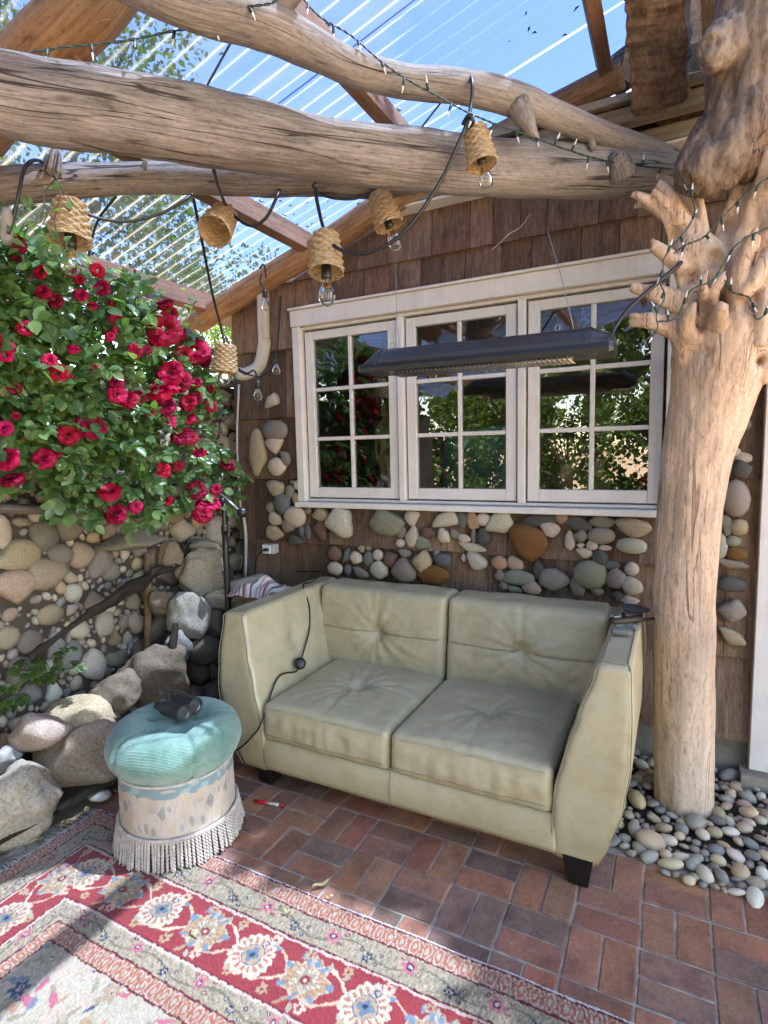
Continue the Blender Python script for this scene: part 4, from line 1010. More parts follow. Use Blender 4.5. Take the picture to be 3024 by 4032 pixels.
for k, (a, b) in enumerate(((-.648, -.004), (.004, .648))):
    o, P, idx = cushion('seat_cushion', SX + a, SX + b, 1.948, 2.60, .262, .438, sofa, .030, 0, 'top', 1.7 + 3 * k, .032, 56, 52, 10)
    mb = MB()
    mb.tube([Vector(P[idx[(i, 0, 9)]]) + Vector((0, -.001, .001)) for i in range(2, 55, 2)], .0032, 6, 90); mb.build('piping', M['leather'], o, True)
    mb = MB(); mb.tube([Vector(P[idx[(i, 0, 2)]]) + Vector((0, -.001, .001)) for i in range(2, 55, 2)], .002, 6, 90); mb.build('piping', M['thread'], o, True)
    o, P, idx = cushion('back_cushion', SX + a * 1.17, SX + b * 1.17, 2.565, 2.785, .40, .834, sofa, .026, .06, 'front', 9.1 + 2 * k, .030, 56, 8, 44)
    mb = MB(); mb.tube([Vector(P[idx[(i, 0, 22)]]) + Vector((0, -.0008, .003)) for i in range(2, 55)], .0016, 5, 110); mb.tube([Vector(P[idx[(i, 0, 22)]]) + Vector((0, -.0008, -.003)) for i in range(2, 55)], .0016, 5, 110); mb.build('stitching', M['thread'], o, True)
# back, base rail, legs
L = []
for z in list(np.linspace(.12, .80, 12)) + [.803, .806, .808, .81]:
    ins = 0 if z <= .80 else .02 * (1 - math.sqrt(max(0, 1 - ((z - .80) / .012) ** 2)))
    wd = interp(INN, z) + .03
    L.append([(x, y, z) for x, y in densify(rrect(SX - wd, SX + wd, 2.70 + ins, BK - .004 - ins, .015, 3), 5)])
v, f = loft(L); bko = mobj('backrest', v, f, M['leather'], sofa, True)
mb = MB(); mb.tube([(SX - .75, 2.853, .79), (SX, 2.853, .79), (SX + .75, 2.853, .79)], .003, 5, 30); mb.build('seam', M['thread'], bko, True)
v = []; L = []
for z in np.linspace(.115, .262, 8):
    bul = .012 * math.sin((z - .115) / .147 * math.pi)
    L.append([(x, y - (bul if y < 2 else 0) + wrinkle((x, y, z), .002), z) for x, y in densify(rrect(SX - .66, SX + .66, 1.965, 2.70, .012, 3), .05)])
n0 = len(L[0]); v, f = loft(L); rail = mobj('base_rail', v, f, M['leather'], sofa, True)
mb = MB(); mb.tube([(SX - .002, 1.9645, .117), (SX - .002, 1.952, .19), (SX - .002, 1.9645, .26)], .0025, 5, 12); mb.build('seam', M['thread'], rail, True)
for (x, y) in ((SX - .70, 2.05), (SX + .735, 2.02), (SX - .70, 2.78), (SX + .70, 2.78)):
    L = []
    for z, w in ((0, .032), (.01, .036), (.118, .052)): L.append([(x + a, y + b, z) for a, b in ((-w, -w), (w, -w), (w, w), (-w, w))])
    v, f = loft(L); mobj('leg', v, f, simple('leg_black', (.008, .007, .007), .35, var=.2) if 'leg_black' not in bpy.data.materials else bpy.data.materials['leg_black'], sofa)

# ---- things on the sofa and behind it
def sofa_top(x, y): return px(x, y, Z=.834)
P = sofa_top(1372, 1322) + Vector((0, 0, .016)); o = link('flat_stone', ROUND[3], color=(.085, .088, .09), loc=P, rot=(0, .05, .2), scale=(.058, .042, .017)); tag(o, 'flat dark grey stone on the right end of the sofa back', 'stone')
A, B = sofa_top(1312, 1350), sofa_top(1392, 1342)
d = (B - A); ang = math.atan2(d.y, d.x)
tool = empty('black_tool', (A + B) / 2, 'black folding tool lying across the right sofa arm', 'tool')
Rz = Euler((0, 0, ang)); mb = MB(); mb.box((A + B) / 2 + Vector((0, 0, .016)), (.145, .034, .024), Rz, .005); mb.build('handle', M['black_metal'], tool)
mb = MB(); mb.box((A + B) / 2 + Rz.to_matrix() @ Vector((.04, .014, .03)), (.095, .026, .018), Euler((0, .08, ang + .05)), .004); mb.build('upper_jaw', M['black_metal'], tool)
mb = MB(); mb.box((A + B) / 2 + Rz.to_matrix() @ Vector((.10, -.012, .012)), (.07, .016, .010), Euler((0, 0, ang - .04)), .003); mb.build('tip', M['black_metal'], tool)
mb = MB(); mb.box((A + B) / 2 + Rz.to_matrix() @ Vector((-.035, .012, .0295)), (.034, .008, .003), Rz); mb.build('metal_inlay', M['steel'], tool)
P = sofa_top(1342, 1373) + Vector((0, 0, .013)); mb = MB(); mb.tube([P + Vector((-.028, -.004, 0)), P + Vector((.028, .004, 0))], .0125, 12, 8)
GP = simple('grey_rubber', (.14, .14, .13), .6, var=.15)
v, f, g = tube_vf([P + Vector((-.036, -.005, 0)), P + Vector((-.03, -.004, 0)), P, P + Vector((.03, .004, 0)), P + Vector((.036, .005, 0))], [.006, .0125, .0135, .0125, .006], 12, 14)
o = mobj('oblong_case', v, f, GP, None, True); tag(o, 'small grey oblong case on the right sofa arm nearest the front', 'case')
Q = sofa_top(1352, 1362) + Vector((0, .012, .010)); mb = MB()
mb.tube([Q + Vector((-.04, 0, 0)), Q + Vector((-.01, .008, .004)), Q + Vector((.012, .0, .002)), Q + Vector((.03, .012, .006)), Q + Vector((.02, .024, .004)), Q + Vector((.005, .012, .006)), Q + Vector((.03, -.006, .002)), Q + Vector((.045, .0, 0))], .007, 8, 40)
o = mb.build('grey_clip', GP, None, True); tag(o, 'twisted grey rubber strap between the black tool and the oblong case', 'strap')
# striped towel
def towel_mat():
    q = NB('towel'); c = q.n('UVMap'); sx = q.n('SeparateXYZ'); tc = q.n('Attribute'); tc.attribute_name = 'grain'; q.l(tc.outputs['Vector'], sx.inputs[0])
    w = q.n('Math', operation='MULTIPLY'); q.l(sx.outputs[0], w.inputs[0]); w.inputs[1].default_value = 1.0
    fr = q.n('Math', operation='FRACT'); q.l(w.outputs[0], fr.inputs[0])
    WT, RDc, GYc, PKc = (.60, .54, .50), (.30, .055, .06), (.10, .09, .10), (.50, .30, .28)
    r = q.n('ValToRGB'); r.color_ramp.interpolation = 'CONSTANT'; e = r.color_ramp.elements
    st = [(0, WT), (.18, PKc), (.3, WT), (.42, GYc), (.48, WT), (.6, RDc), (.7, PKc), (.8, WT), (.92, GYc)]
    while len(e) < len(st): e.new(.5)
    for i, (p, cc) in enumerate(st): e[i].position = p; e[i].color = (*cc, 1)
    q.l(fr.outputs[0], r.inputs[0]); q.base(r.outputs[0]); q.b.inputs['Roughness'].default_value = .95
    q.bump(q.noise(q.coord('Object'), 260, 3), .4, .002); return q.m
TP = px(562, 1268, X=-2.16); nx_, ny_ = 60, 44; v = []; g = []
for i in range(nx_ + 1):
    for j in range(ny_ + 1):
        a, b = i / nx_ - .5, j / ny_ - .5
        h = .075 * math.exp(-((a * 1.9) ** 2 + (b * 2.1) ** 2) * 1.6)
        fold = .016 * math.sin(9 * a + 5 * b + 2 * math.sin(6 * b)) + .010 * math.sin(21 * a - 8 * b + 1) + .012 * mn.noise(Vector((a * 6, b * 6, 3)))
        y = TP.y + b * .30 + .02 * math.sin(7 * a); x = TP.x + a * .30 + .02 * math.sin(8 * b)
        v.append((x, y, TP.z - .03 + h + fold * (.4 + 6 * h))); g.append((a * 2.6 + .5 * b, 0, 0))
f = [(i * (ny_ + 1) + j, (i + 1) * (ny_ + 1) + j, (i + 1) * (ny_ + 1) + j + 1, i * (ny_ + 1) + j + 1) for i in range(nx_) for j in range(ny_)]
mb = MB(); mb.add(v, f, g); o = mb.build('striped_towel', towel_mat(), None, True, True); tag(o, 'crumpled red and white striped towel on the rock ledge behind the sofa arm', 'towel')
sm_ = o.modifiers.new('thick', 'SOLIDIFY'); sm_.thickness = .006
# cable with round switch over the left arm
cab = empty('switch_cable', (-1.75, 2.3, .8), 'thin black cable with a round switch hanging over the left sofa arm', 'cable')
def inner_x(z): return SX - interp(INN, z) + .012
W1 = [px(640, 1235, Y=2.93), Vector((-1.86, 2.80, .86)), Vector((-1.82, 2.62, .846)), px(655, 1265, Z=.842)]
for (x, y) in ((668, 1310), (668, 1360), (655, 1410), (648, 1430)):
    z = .75 - (y - 1310) * .0021; W1.append(px(x, y, X=inner_x(z)))
W1.append(px(640, 1450, X=-1.66)); W1.append(px(600, 1465, X=-1.675))
for (x, y) in ((565, 1560), (545, 1590), (515, 1618), (470, 1640)): W1.append(px(x, y, Y=1.925))
mb = MB(); mb.tube(W1, .0042, 7, 160); mb.build('cord', M['black_rubber'], cab, True)
P = px(648, 1433, X=-1.655); v, f = lathe_vf([(.001, -.014), (.026, -.014), (.03, -.008), (.03, .006), (.026, .013), (.012, .016), (.001, .016)], 20)
mobj('round_switch', v, f, M['black_metal'], cab, True, loc=P, rot=(R_(60), 0, R_(40)))

# ================================================================== rug, painted per knot
def rug():
    X0, X1, Y0, Y1 = -2.25, .42, .28, 1.535; st = .0038
    nx, ny = int((X1 - X0) / st), int((Y1 - Y0) / st)
    xx = np.linspace(X0, X1, nx + 1); yy = np.linspace(Y1, Y0, ny + 1)
    X, Y = np.meshgrid(xx, yy, indexing='ij')
    rng = np.random.RandomState(4)
    def sn(x, y, f, s):  # cheap smooth noise
        r = np.random.RandomState(s); o = 0
        for k in range(5):
            a, b, c = r.uniform(-1, 1), r.uniform(-1, 1), r.uniform(0, 6.28); n = math.hypot(a, b) + .1
            o = o + np.sin(f * (a * x + b * y) / n * (1 + .5 * k) + c)
        return o / 3
    wx = X + .0028 * sn(X, Y, 60, 1) + .0015 * sn(X, Y, 210, 2); wy = Y + .0028 * sn(X, Y, 60, 3) + .0015 * sn(X, Y, 210, 4)
    eb = Y1 - wy; el = (wx - X0) * 1.13
    back = eb < el
    e = np.where(back, eb, el); s = np.where(back, wx, -wy * 1.0 + 30)
    RED, CREAM, BEI, GOLD, BLU, NAV, DRED, CHN, PNK, GRN, TAN = [np.array(c) for c in ((.25, .028, .03), (.38, .31, .22), (.28, .215, .14), (.32, .20, .11), (.12, .165, .20), (.02, .026, .05), (.11, .012, .016), (.30, .105, .055), (.50, .32, .27), (.25, .20, .13), (.38, .25, .15))]
    C = np.zeros(X.shape + (3,)); C[:] = CREAM
    def put(m, c): C[m] = c
    def put_n(m, c, v): C[m] = c * (1 + .0 * v[m][:, None])
    # --- bands
    field = e >= .545
    put(e < .012, (.50, .46, .42))
    chain = ((e >= .012) & (e < .078)) | ((e >= .482) & (e < .540))
    e2 = np.where(e < .2, (e - .012) / .066, (e - .482) / .058)
    put(chain, CHN)
    ph = np.mod(s / .042, 1) - .5; rr2 = (ph * 1.0) ** 2 + ((e2 - .5) * .75) ** 2
    put(chain & (rr2 < .14), PNK * .9); put(chain & (rr2 < .085), CHN * 1.05); put(chain & (rr2 < .02), CREAM * .9)
    ph2 = np.mod(s / .042 + .5, 1) - .5; put(chain & (ph2 ** 2 + (e2 - .15) ** 2 < .012), CREAM * .8); put(chain & (ph2 ** 2 + (e2 - .85) ** 2 < .012), CREAM * .8)
    for b in (.078, .178, .396, .480, .540): put(np.abs(e - b) < .0035, DRED)
    put(np.abs(e - .012) < .003, DRED); put(np.abs(e - .188) < .003, PNK); put(np.abs(e - .404) < .004, PNK)
    # --- flowered guard bands
    for (b0, b1, seed) in ((.082, .175, 11), (.409, .477, 12)):
        m = (e >= b0) & (e < b1); put(m, BEI)
        n1 = sn(s, e, 240, seed); n2 = sn(s, e, 150, seed + 1)
        put(m & (n1 > .35), GRN * .75); put(m & (n2 > .6), TAN * .9); put(m & (n1 < -.75), CREAM * .95)
        mid = (b0 + b1) / 2; w = (b1 - b0)
        vine = np.abs(e - mid - w * .22 * np.sin(s / .135 * math.pi)) < .0035; put(m & vine, GRN * .55)
        for k, (off, c1, c2, rad) in enumerate(((0, np.array((.42, .10, .12)), CREAM, .021), (.135, NAV, BLU * 1.4, .015))):
            q = np.mod(s - off, .27) - .135; dz = e - mid - (.012 if k else -.01)
            rad = rad * min(1, w / .085); r = np.hypot(q, dz); th = np.arctan2(dz, q)
            put(m & (r < rad * (1 + .35 * np.cos(6 * th))), c1); put(m & (r < rad * .55), NAV if not k else CREAM); put(m & (r < rad * .3), PNK if not k else NAV)
            for (dq, de) in ((.034, .016), (-.03, -.018), (.04, -.02)):
                r = np.hypot(q - dq, (dz - de) * 1.2); put(m & (r < .0075), NAV if k else DRED * 1.5); put(m & (r < .0035), CREAM)
    # --- red main border
    m = (e >= .191) & (e < .394); put(m, RED)
    mid = .288; per = .402
    # two cream vines and leaves
    for sg, c in ((1, np.array((.50, .34, .22))), (-1, np.array((.44, .28, .17)))):
        vy = mid + sg * .062 * np.sin(2 * math.pi * (s + 1.138) / per + .9); put(m & (np.abs(e - vy) < .0055 + .002 * np.sin(s * 90)), c)
    def ell(cs, ce, a, b, ang, c):
        q = np.mod(s - cs + per / 2, per) - per / 2; z = e - ce; ca, sa = math.cos(ang), math.sin(ang)
        u = q * ca + z * sa; w = -q * sa + z * ca; put(m & ((u / a) ** 2 + (w / b) ** 2 < 1 + .3 * np.sin(7 * np.arctan2(w, u))), c)
    W0 = -1.138
    r2 = np.random.RandomState(8)
    for k in range(16):
        cs = W0 + r2.uniform(0, per); ce = mid + r2.choice((-1, 1)) * r2.uniform(.045, .09)
        cc = [CREAM * .85, GRN * 1.15, GOLD, np.array((.5, .3, .2)), BLU][k % 5]; ell(cs, ce, r2.uniform(.014, .026), r2.uniform(.006, .011), r2.uniform(0, 3.1), cc)
    for k in range(6):   # small rosettes
        cs = W0 + (k + .5) * per / 6; ce = mid + (.078 if k % 2 else -.078)
        for j in range(6):
            a = j / 6 * 6.283; ell(cs + .012 * math.cos(a), ce + .012 * math.sin(a), .0075, .0055, a, GOLD * 1.1 if k % 3 else np.array((.55, .32, .22)))
        ell(cs, ce, .005, .005, 0, RED)
    for q0, kind in ((W0, 0), (W0 + .2, 1)):
        q = np.mod(s - q0 + per / 2, per) - per / 2; z = e - mid; r = np.hypot(q, z * 1.0); th = np.arctan2(z, q)
        if kind == 0:
            R0 = .078; edge = R0 * (.86 + .14 * np.abs(np.cos(8 * th)) + .05 * np.sin(3 * th))
            put(m & (r < edge), CREAM * 1.08)
            pet = (np.abs(np.cos(8 * th)) > .80) & (r > .040) & (r < .062); put(m & pet, np.array((.33, .12, .07)))
            put(m & (r < .037), NAV * 3); put(m & (r < .034), GOLD * 1.05); put(m & (r < .022 * (1 + .25 * np.cos(4 * th))), BLU * .8); put(m & (r < .008), NAV)
            put(m & (np.hypot(q - .012, z + .052) < .011), NAV * 2); put(m & (np.hypot(q - .012, z + .052) < .0075), CREAM)
        else:
            edge = .084 * (.68 + .22 * np.abs(np.cos(3.5 * th + .4)) + .12 * np.cos(2 * th)); put(m & (r < edge), CREAM * .95); put(m & (r < edge - .007), GOLD)
            lob = (np.cos(7 * th + .8) > .72) & (r > edge - .022) & (r < edge + .006); put(m & lob, BLU)
            put(m & (r < .040 * (1 + .18 * np.cos(5 * th))), CREAM); put(m & (r < .028 * (1 + .25 * np.cos(6 * th))), GRN); put(m & (r < .016), RED * .8); put(m & (r < .007), CREAM)
            lv = (np.abs(np.sin(9 * th)) > .93) & (r > .03) & (r < edge - .012); put(m & lv, np.array((.30, .13, .06)))
    # --- cream field with scattered motifs
    m = field; put(m, CREAM)
    n1 = sn(X, Y, 70, 31); put(m & (np.abs(n1) < .07), np.array((.42, .27, .19)))
    n2 = sn(X, Y, 48, 35); put(m & (np.abs(n2 - .3) < .05), GRN * 1.3)
    r3 = np.random.RandomState(17); cols = [np.array((.42, .20, .12)), GOLD, GRN, BLU, np.array((.4, .1, .13)), NAV * 2.5, GRN * 1.3, np.array((.45, .3, .22))]
    for k in range(900):
        a0, b0 = r3.uniform(X0 + .4, X1), r3.uniform(Y0, Y1 - .5); sx, sy, an = r3.uniform(.012, .032), r3.uniform(.006, .013), r3.uniform(0, 3.1); cc = cols[r3.randint(len(cols))]
        i0, i1 = np.searchsorted(xx, a0 - .06), np.searchsorted(xx, a0 + .06); j0, j1 = np.searchsorted(-yy, -(b0 + .06)), np.searchsorted(-yy, -(b0 - .06))
        sl_ = (slice(i0, i1), slice(j0, j1)); q, z = wx[sl_] - a0, wy[sl_] - b0; ca, sa = math.cos(an), math.sin(an); u = q * ca + z * sa; w = -q * sa + z * ca
        th = np.arctan2(w, u); d = (u / sx) ** 2 + (w / sy) ** 2; sub = C[sl_]; mk = m[sl_]
        if k % 6 == 0:
            r = np.hypot(q, z); sub[mk & (r < .030 * (1 + .25 * np.cos(6 * th)))] = CREAM * .8; sub[mk & (r < .024 * (1 + .3 * np.cos(6 * th)))] = cc; sub[mk & (r < .010)] = CREAM; sub[mk & (r < .005)] = NAV * 2
        else: sub[mk & (d < 1 + .35 * np.sin(5 * th))] = cc
    # yarn variation
    C *= (1 + .10 * rng.randn(*X.shape)[..., None] + .05 * sn(X, Y, 14, 51)[..., None]); C = np.clip(C, .004, .9)
    Z = .010 + .0012 * rng.randn(*X.shape) + .0025 * sn(X, Y, 9, 61) ; Z[:, 0] = .001; Z[0, :] = .001
    v = np.stack([X + .0009 * rng.randn(*X.shape), Y + .003 * sn(X, Y * 0, 7, 71) , Z], -1).reshape(-1, 3)
    n = ny + 1
    I, J = np.meshgrid(np.arange(nx), np.arange(ny), indexing='ij'); a = (I * n + J).ravel(); f = np.stack([a, a + 1, a + n + 1, a + n], 1)
    me = bpy.data.meshes.new('oriental_rug'); me.vertices.add(len(v)); me.vertices.foreach_set('co', v.astype(np.float32).ravel())
    me.loops.add(f.size); me.loops.foreach_set('vertex_index', f[:, ::1].astype(np.int32).ravel()); me.polygons.add(len(f))
    me.polygons.foreach_set('loop_start', np.arange(0, f.size, 4, dtype=np.int32)); me.polygons.foreach_set('loop_total', np.full(len(f), 4, np.int32))
    me.update(calc_edges=True); me.validate()
    at = me.color_attributes.new('yarn', 'FLOAT_COLOR', 'POINT'); at.data.foreach_set('color', np.concatenate([C.reshape(-1, 3), np.ones((len(v), 1))], 1).astype(np.float32).ravel())
    q = NB('rug_wool'); c = q.n('Attribute'); c.attribute_name = 'yarn'
    q.base(c.outputs['Color']); q.b.inputs['Roughness'].default_value = .95; q.b.inputs['Specular IOR Level'].default_value = .1
    q.b.inputs['Sheen Weight'].default_value = .25; q.b.inputs['Sheen Roughness'].default_value = .5
    q.bump(q.noise(q.coord('Object'), 500, 2), .5, .002); me.materials.append(q.m); me.shade_smooth()
    return me
rg = link('oriental_rug', rug()); tag(rg, 'worn red and cream oriental rug with flowered borders on the bricks', 'rug')
# rug fringe on the short side
mb = MB(); rf_ = random.Random(4)
y = .3
while y < 1.53:
    l = rf_.uniform(.045, .075); a = rf_.uniform(-.02, .02)
    mb.tube([(-2.248, y, .008), (-2.248 - l * .5, y + a * .5, .005), (-2.248 - l, y + a, .003)], [.0025, .002, .0012], 4, 4); y += rf_.uniform(.005, .009)
tag(mb.build('fringe', simple('fringe_yarn', (.34, .30, .25), .95, var=.3), rg, True), kind='stuff')

# ================================================================== ottoman
OC = Vector((-1.805, 1.585, .0))
ot = empty('ottoman', OC, 'round ottoman with teal corduroy cushion, surfboard print drum and rope fringe', 'ottoman')
def corduroy():
    q = NB('corduroy'); at = q.n('Attribute'); at.attribute_name = 'grain'; sp = q.n('SeparateXYZ'); q.l(at.outputs['Vector'], sp.inputs[0])
    ml = q.n('Math', operation='MULTIPLY'); q.l(sp.outputs[0], ml.inputs[0]); ml.inputs[1].default_value = 2 * math.pi / .0052
    sn_ = q.n('Math', operation='SINE'); q.l(ml.outputs[0], sn_.inputs[0])
    mp = q.n('MapRange'); mp.inputs[1].default_value = -1; mp.inputs[2].default_value = 1; q.l(sn_.outputs[0], mp.inputs[0])
    v = q.coord('Object'); f = q.noise(v, 10, 6, .65); f2 = q.noise(v, 150, 3)
    c = q.ramp(f, [(.3, (.13, .27, .21)), (.5, (.20, .36, .28)), (.7, (.29, .45, .35))])
    c = q.mix(c, q.ramp(mp.outputs[0], [(.15, (.42, .42, .42)), (.6, (1.05, 1.05, 1.05))]), 1.0, 'MULTIPLY')
    c = q.mix(c, q.ramp(f2, [(.3, (.7, .7, .7)), (.6, (1.1, 1.1, 1.1))]), .7, 'MULTIPLY')
    q.base(c); q.b.inputs['Roughness'].default_value = .9; q.b.inputs['Sheen Weight'].default_value = .35; q.b.inputs['Specular IOR Level'].default_value = .15
    q.bump(mp.outputs[0], .6, .003); q.bump(f2, .3, .002); return q.m
prof = [(a * 1.0, b + .012 + (b - .325) * .18) for a, b in [(.001, .452), (.03, .458), (.07, .466), (.12, .473), (.16, .474), (.20, .468), (.228, .457), (.248, .440), (.260, .418), (.265, .398), (.262, .376), (.252, .355), (.236, .338), (.215, .328), (.19, .325)]]
PR = catmull(prof, 64); NSEG = 168
mbv = []; gg = []; ff = []
arc = 0
tufts = [(0.105, a) for a in (R_(-100), R_(-28), R_(44), R_(116), R_(188))]
for i, (r, z) in enumerate(PR):
    if i: arc += math.hypot(PR[i][0] - PR[i - 1][0], PR[i][1] - PR[i - 1][1])
    for k in range(NSEG):
        a = 2 * math.pi * k / NSEG; x, y = r * math.cos(a), r * math.sin(a); dz = 0; dr = 0
        for tr, ta in tufts:
            d2 = (x - tr * math.cos(ta)) ** 2 + (y - tr * math.sin(ta)) ** 2
            if i < 36: dz -= .032 * math.exp(-d2 / .0012) + .010 * math.exp(-d2 / .006)
            # seams radiate from each tuft to the rim
            da = (a - ta + math.pi) % (2 * math.pi) - math.pi; wv = math.exp(-((da * max(r, .1)) / .009) ** 2)
            if r > tr: dz -= .010 * wv if i < 40 else 0; dr -= .014 * wv * min(1, (r - tr) / .1)
        dz += .003 * mn.noise(Vector((x * 14, y * 14, 2)))
        rr3 = r + dr + .004 * mn.noise(Vector((math.cos(a) * 3, math.sin(a) * 3, z * 8)))
        mbv.append((OC.x + rr3 * math.cos(a), OC.y + rr3 * math.sin(a), z + dz)); gg.append((arc + .006 * math.sin(a * 5), a, 0))
for i in range(63):
    for k in range(NSEG):
        b = i * NSEG + k; c = i * NSEG + (k + 1) % NSEG; ff.append((b, b + NSEG, c + NSEG, c))
ff.append(tuple(k for k in range(NSEG)))
mb = MB(); mb.add(mbv, ff, gg); cu = mb.build('cushion', corduroy(), ot, True, True)
# printed drum
def drum():
    n, h = 620, 120; R0 = .222; z0, z1 = .10, .345
    rng = np.random.RandomState(3)
    A = np.linspace(0, 2 * math.pi, n + 1)[:-1]; Zs = np.linspace(z0, z1, h + 1)
    a, z = np.meshgrid(A, Zs, indexing='ij'); s = a * R0; P = 2 * math.pi * R0
    PE, TE, OCc, GR, LN = [np.array(c) for c in ((.50, .40, .325), (.20, .27, .28), (.47, .355, .22), (.17, .215, .17), (.33, .295, .26))]
    C = np.zeros(a.shape + (3,)); C[:] = PE
    no = np.zeros_like(s)
    for k in range(6): no = no + np.sin(s * rng.uniform(20, 90) * 1.0 + rng.uniform(0, 6)) * np.cos(z * rng.uniform(30, 120) + rng.uniform(0, 6))
    no /= 3
    C[(z > .288 + .014 * no)] = TE; C[(z > .288 + .014 * no) & (no > .35)] = TE * 1.35; C[(z > .31) & (no < -.45)] = PE * .95
    cs = 0; k = 0
    while cs < P:
        w = rng.uniform(.019, .025); hh = rng.uniform(.075, .098); c0 = rng.uniform(.195, .215); tilt = rng.uniform(-.16, .16)
        q = np.mod(s - cs + P / 2, P) - P / 2; u = q - tilt * (z - c0); t = (z - c0) / hh
        ins = np.abs(t) < 1; wd = w * np.sqrt(np.clip(1 - np.abs(t) ** 2.2, 0, 1)) * (1 - .12 * t)
        body = ins & (np.abs(u) < wd); edge = ins & (np.abs(u) < wd + .0022) & ~body
        C[edge] = LN; C[body] = PE * rng.uniform(.97, 1.12)
        kind = k % 5
        if kind == 0: C[body & (t > .35)] = OCc * 1.05; r_ = np.hypot(u, z - c0 - .035); C[body & (r_ < .011)] = LN * .5; C[body & (r_ < .0085)] = PE; C[body & (r_ < .004)] = GR; C[body & (np.hypot(u * 2.2, z - c0 + .05) < .02)] = GR
        elif kind == 1: C[body & (np.abs(u) * 1.6 + np.abs(z - c0 - .03) < .032)] = TE * .55; C[body & (np.abs(u) < .0012)] = LN
        elif kind == 2: C[body & (np.hypot(u * 1.3, z - c0 + .035) < .026)] = OCc; C[body & (np.hypot(u * 2, z - c0 - .05) < .014)] = TE
        elif kind == 3: C[body & (np.hypot(u * 1.8 - .004, z - c0 + .045) < .016)] = TE; C[body & (np.abs(np.sin(300 * u + 90 * t)) > .9) & (t > -.4) & (t < .0)] = OCc
        else: C[body & (t > .1) & (np.abs(u) < .007)] = OCc * 1.1; C[body & (np.hypot(u * 2.5, z - c0 + .03) < .022)] = GR * 1.1
        cs += rng.uniform(.032, .044); k += 1
    lo = z < .285; C[lo] = .6 * C[lo] + .4 * PE
    C *= 1 + .07 * rng.randn(*a.shape)[..., None]; C *= (1 + .06 * no)[..., None]
    r = R0 + .0015 * np.sin(a * 11) + .0008 * no + .004 * (1 - z / z1)
    v = np.stack([OC.x + r * np.cos(a), OC.y + r * np.sin(a), z], -1).reshape(-1, 3)
    I, J = np.meshgrid(np.arange(n), np.arange(h), indexing='ij'); m = h + 1; I2 = (I + 1) % n
    f = np.stack([I * m + J, I2 * m + J, I2 * m + J + 1, I * m + J + 1], -1).reshape(-1, 4)
    me = bpy.data.meshes.new('drum'); me.from_pydata(v.tolist(), [], f.tolist())
    at = me.color_attributes.new('print', 'FLOAT_COLOR', 'POINT'); at.data.foreach_set('color', np.concatenate([np.clip(C, .004, .9).reshape(-1, 3), np.ones((len(v), 1))], 1).astype(np.float32).ravel())
    q = NB('printed_canvas'); c = q.n('Attribute'); c.attribute_name = 'print'; q.base(c.outputs['Color']); q.b.inputs['Roughness'].default_value = .9
    q.bump(q.noise(q.coord('Object'), 300, 2), .4, .001); me.materials.append(q.m); me.shade_smooth(); return me
link('drum', drum(), ot)
ROPE = simple('rope', (.50, .42, .35), .95, var=.25, bump=.5, bscale=200, scale=40)
mb = MB()
for ph in range(3):
    pts = []
    for k in range(241):
        a = 2 * math.pi * k / 240; w = a * 55 + ph * 2.094; pts.append(OC + Vector(((.234 + .004 * math.cos(w)) * math.cos(a), (.234 + .004 * math.cos(w)) * math.sin(a), .125 + .004 * math.sin(w))))
    mb.tube(pts, .004, 5, 700, caps=False)
mb.build('rope_trim', ROPE, ot, True)
mb = MB(); mb.tube([OC + Vector((.224 * math.cos(a), .224 * math.sin(a), .334)) for a in np.linspace(0, 2 * math.pi, 73)], .006, 6, 145, caps=False); mb.build('top_braid', ROPE, ot, True)
def tassel(seed):
    r_ = random.Random(seed); mb = MB(); ln = .115
    for ph in range(2):
        pts = []; rd = []
        for k in range(25):
            t = k / 24; w = t * 26 + ph * math.pi; pts.append(((.0032) * math.cos(w), .0032 * math.sin(w), -t * ln)); rd.append(.0036 if t < .93 else .0022)
        mb.tube(pts, rd, 5, 40)
    return mesh('tassel', mb.v, mb.f, ROPE, True)
TS = [tassel(i) for i in range(3)]
nt_ = 112
for k in range(nt_):
    a = 2 * math.pi * k / nt_ + rf_.uniform(-.006, .006); rad = .236
    link('tassel', rf_.choice(TS), ot, loc=OC + Vector((rad * math.cos(a), rad * math.sin(a), .122)), rot=Euler((rf_.uniform(-.04, .04), -.13 + rf_.uniform(-.07, .05), a)), scale=(1, 1, rf_.uniform(.92, 1.02)))
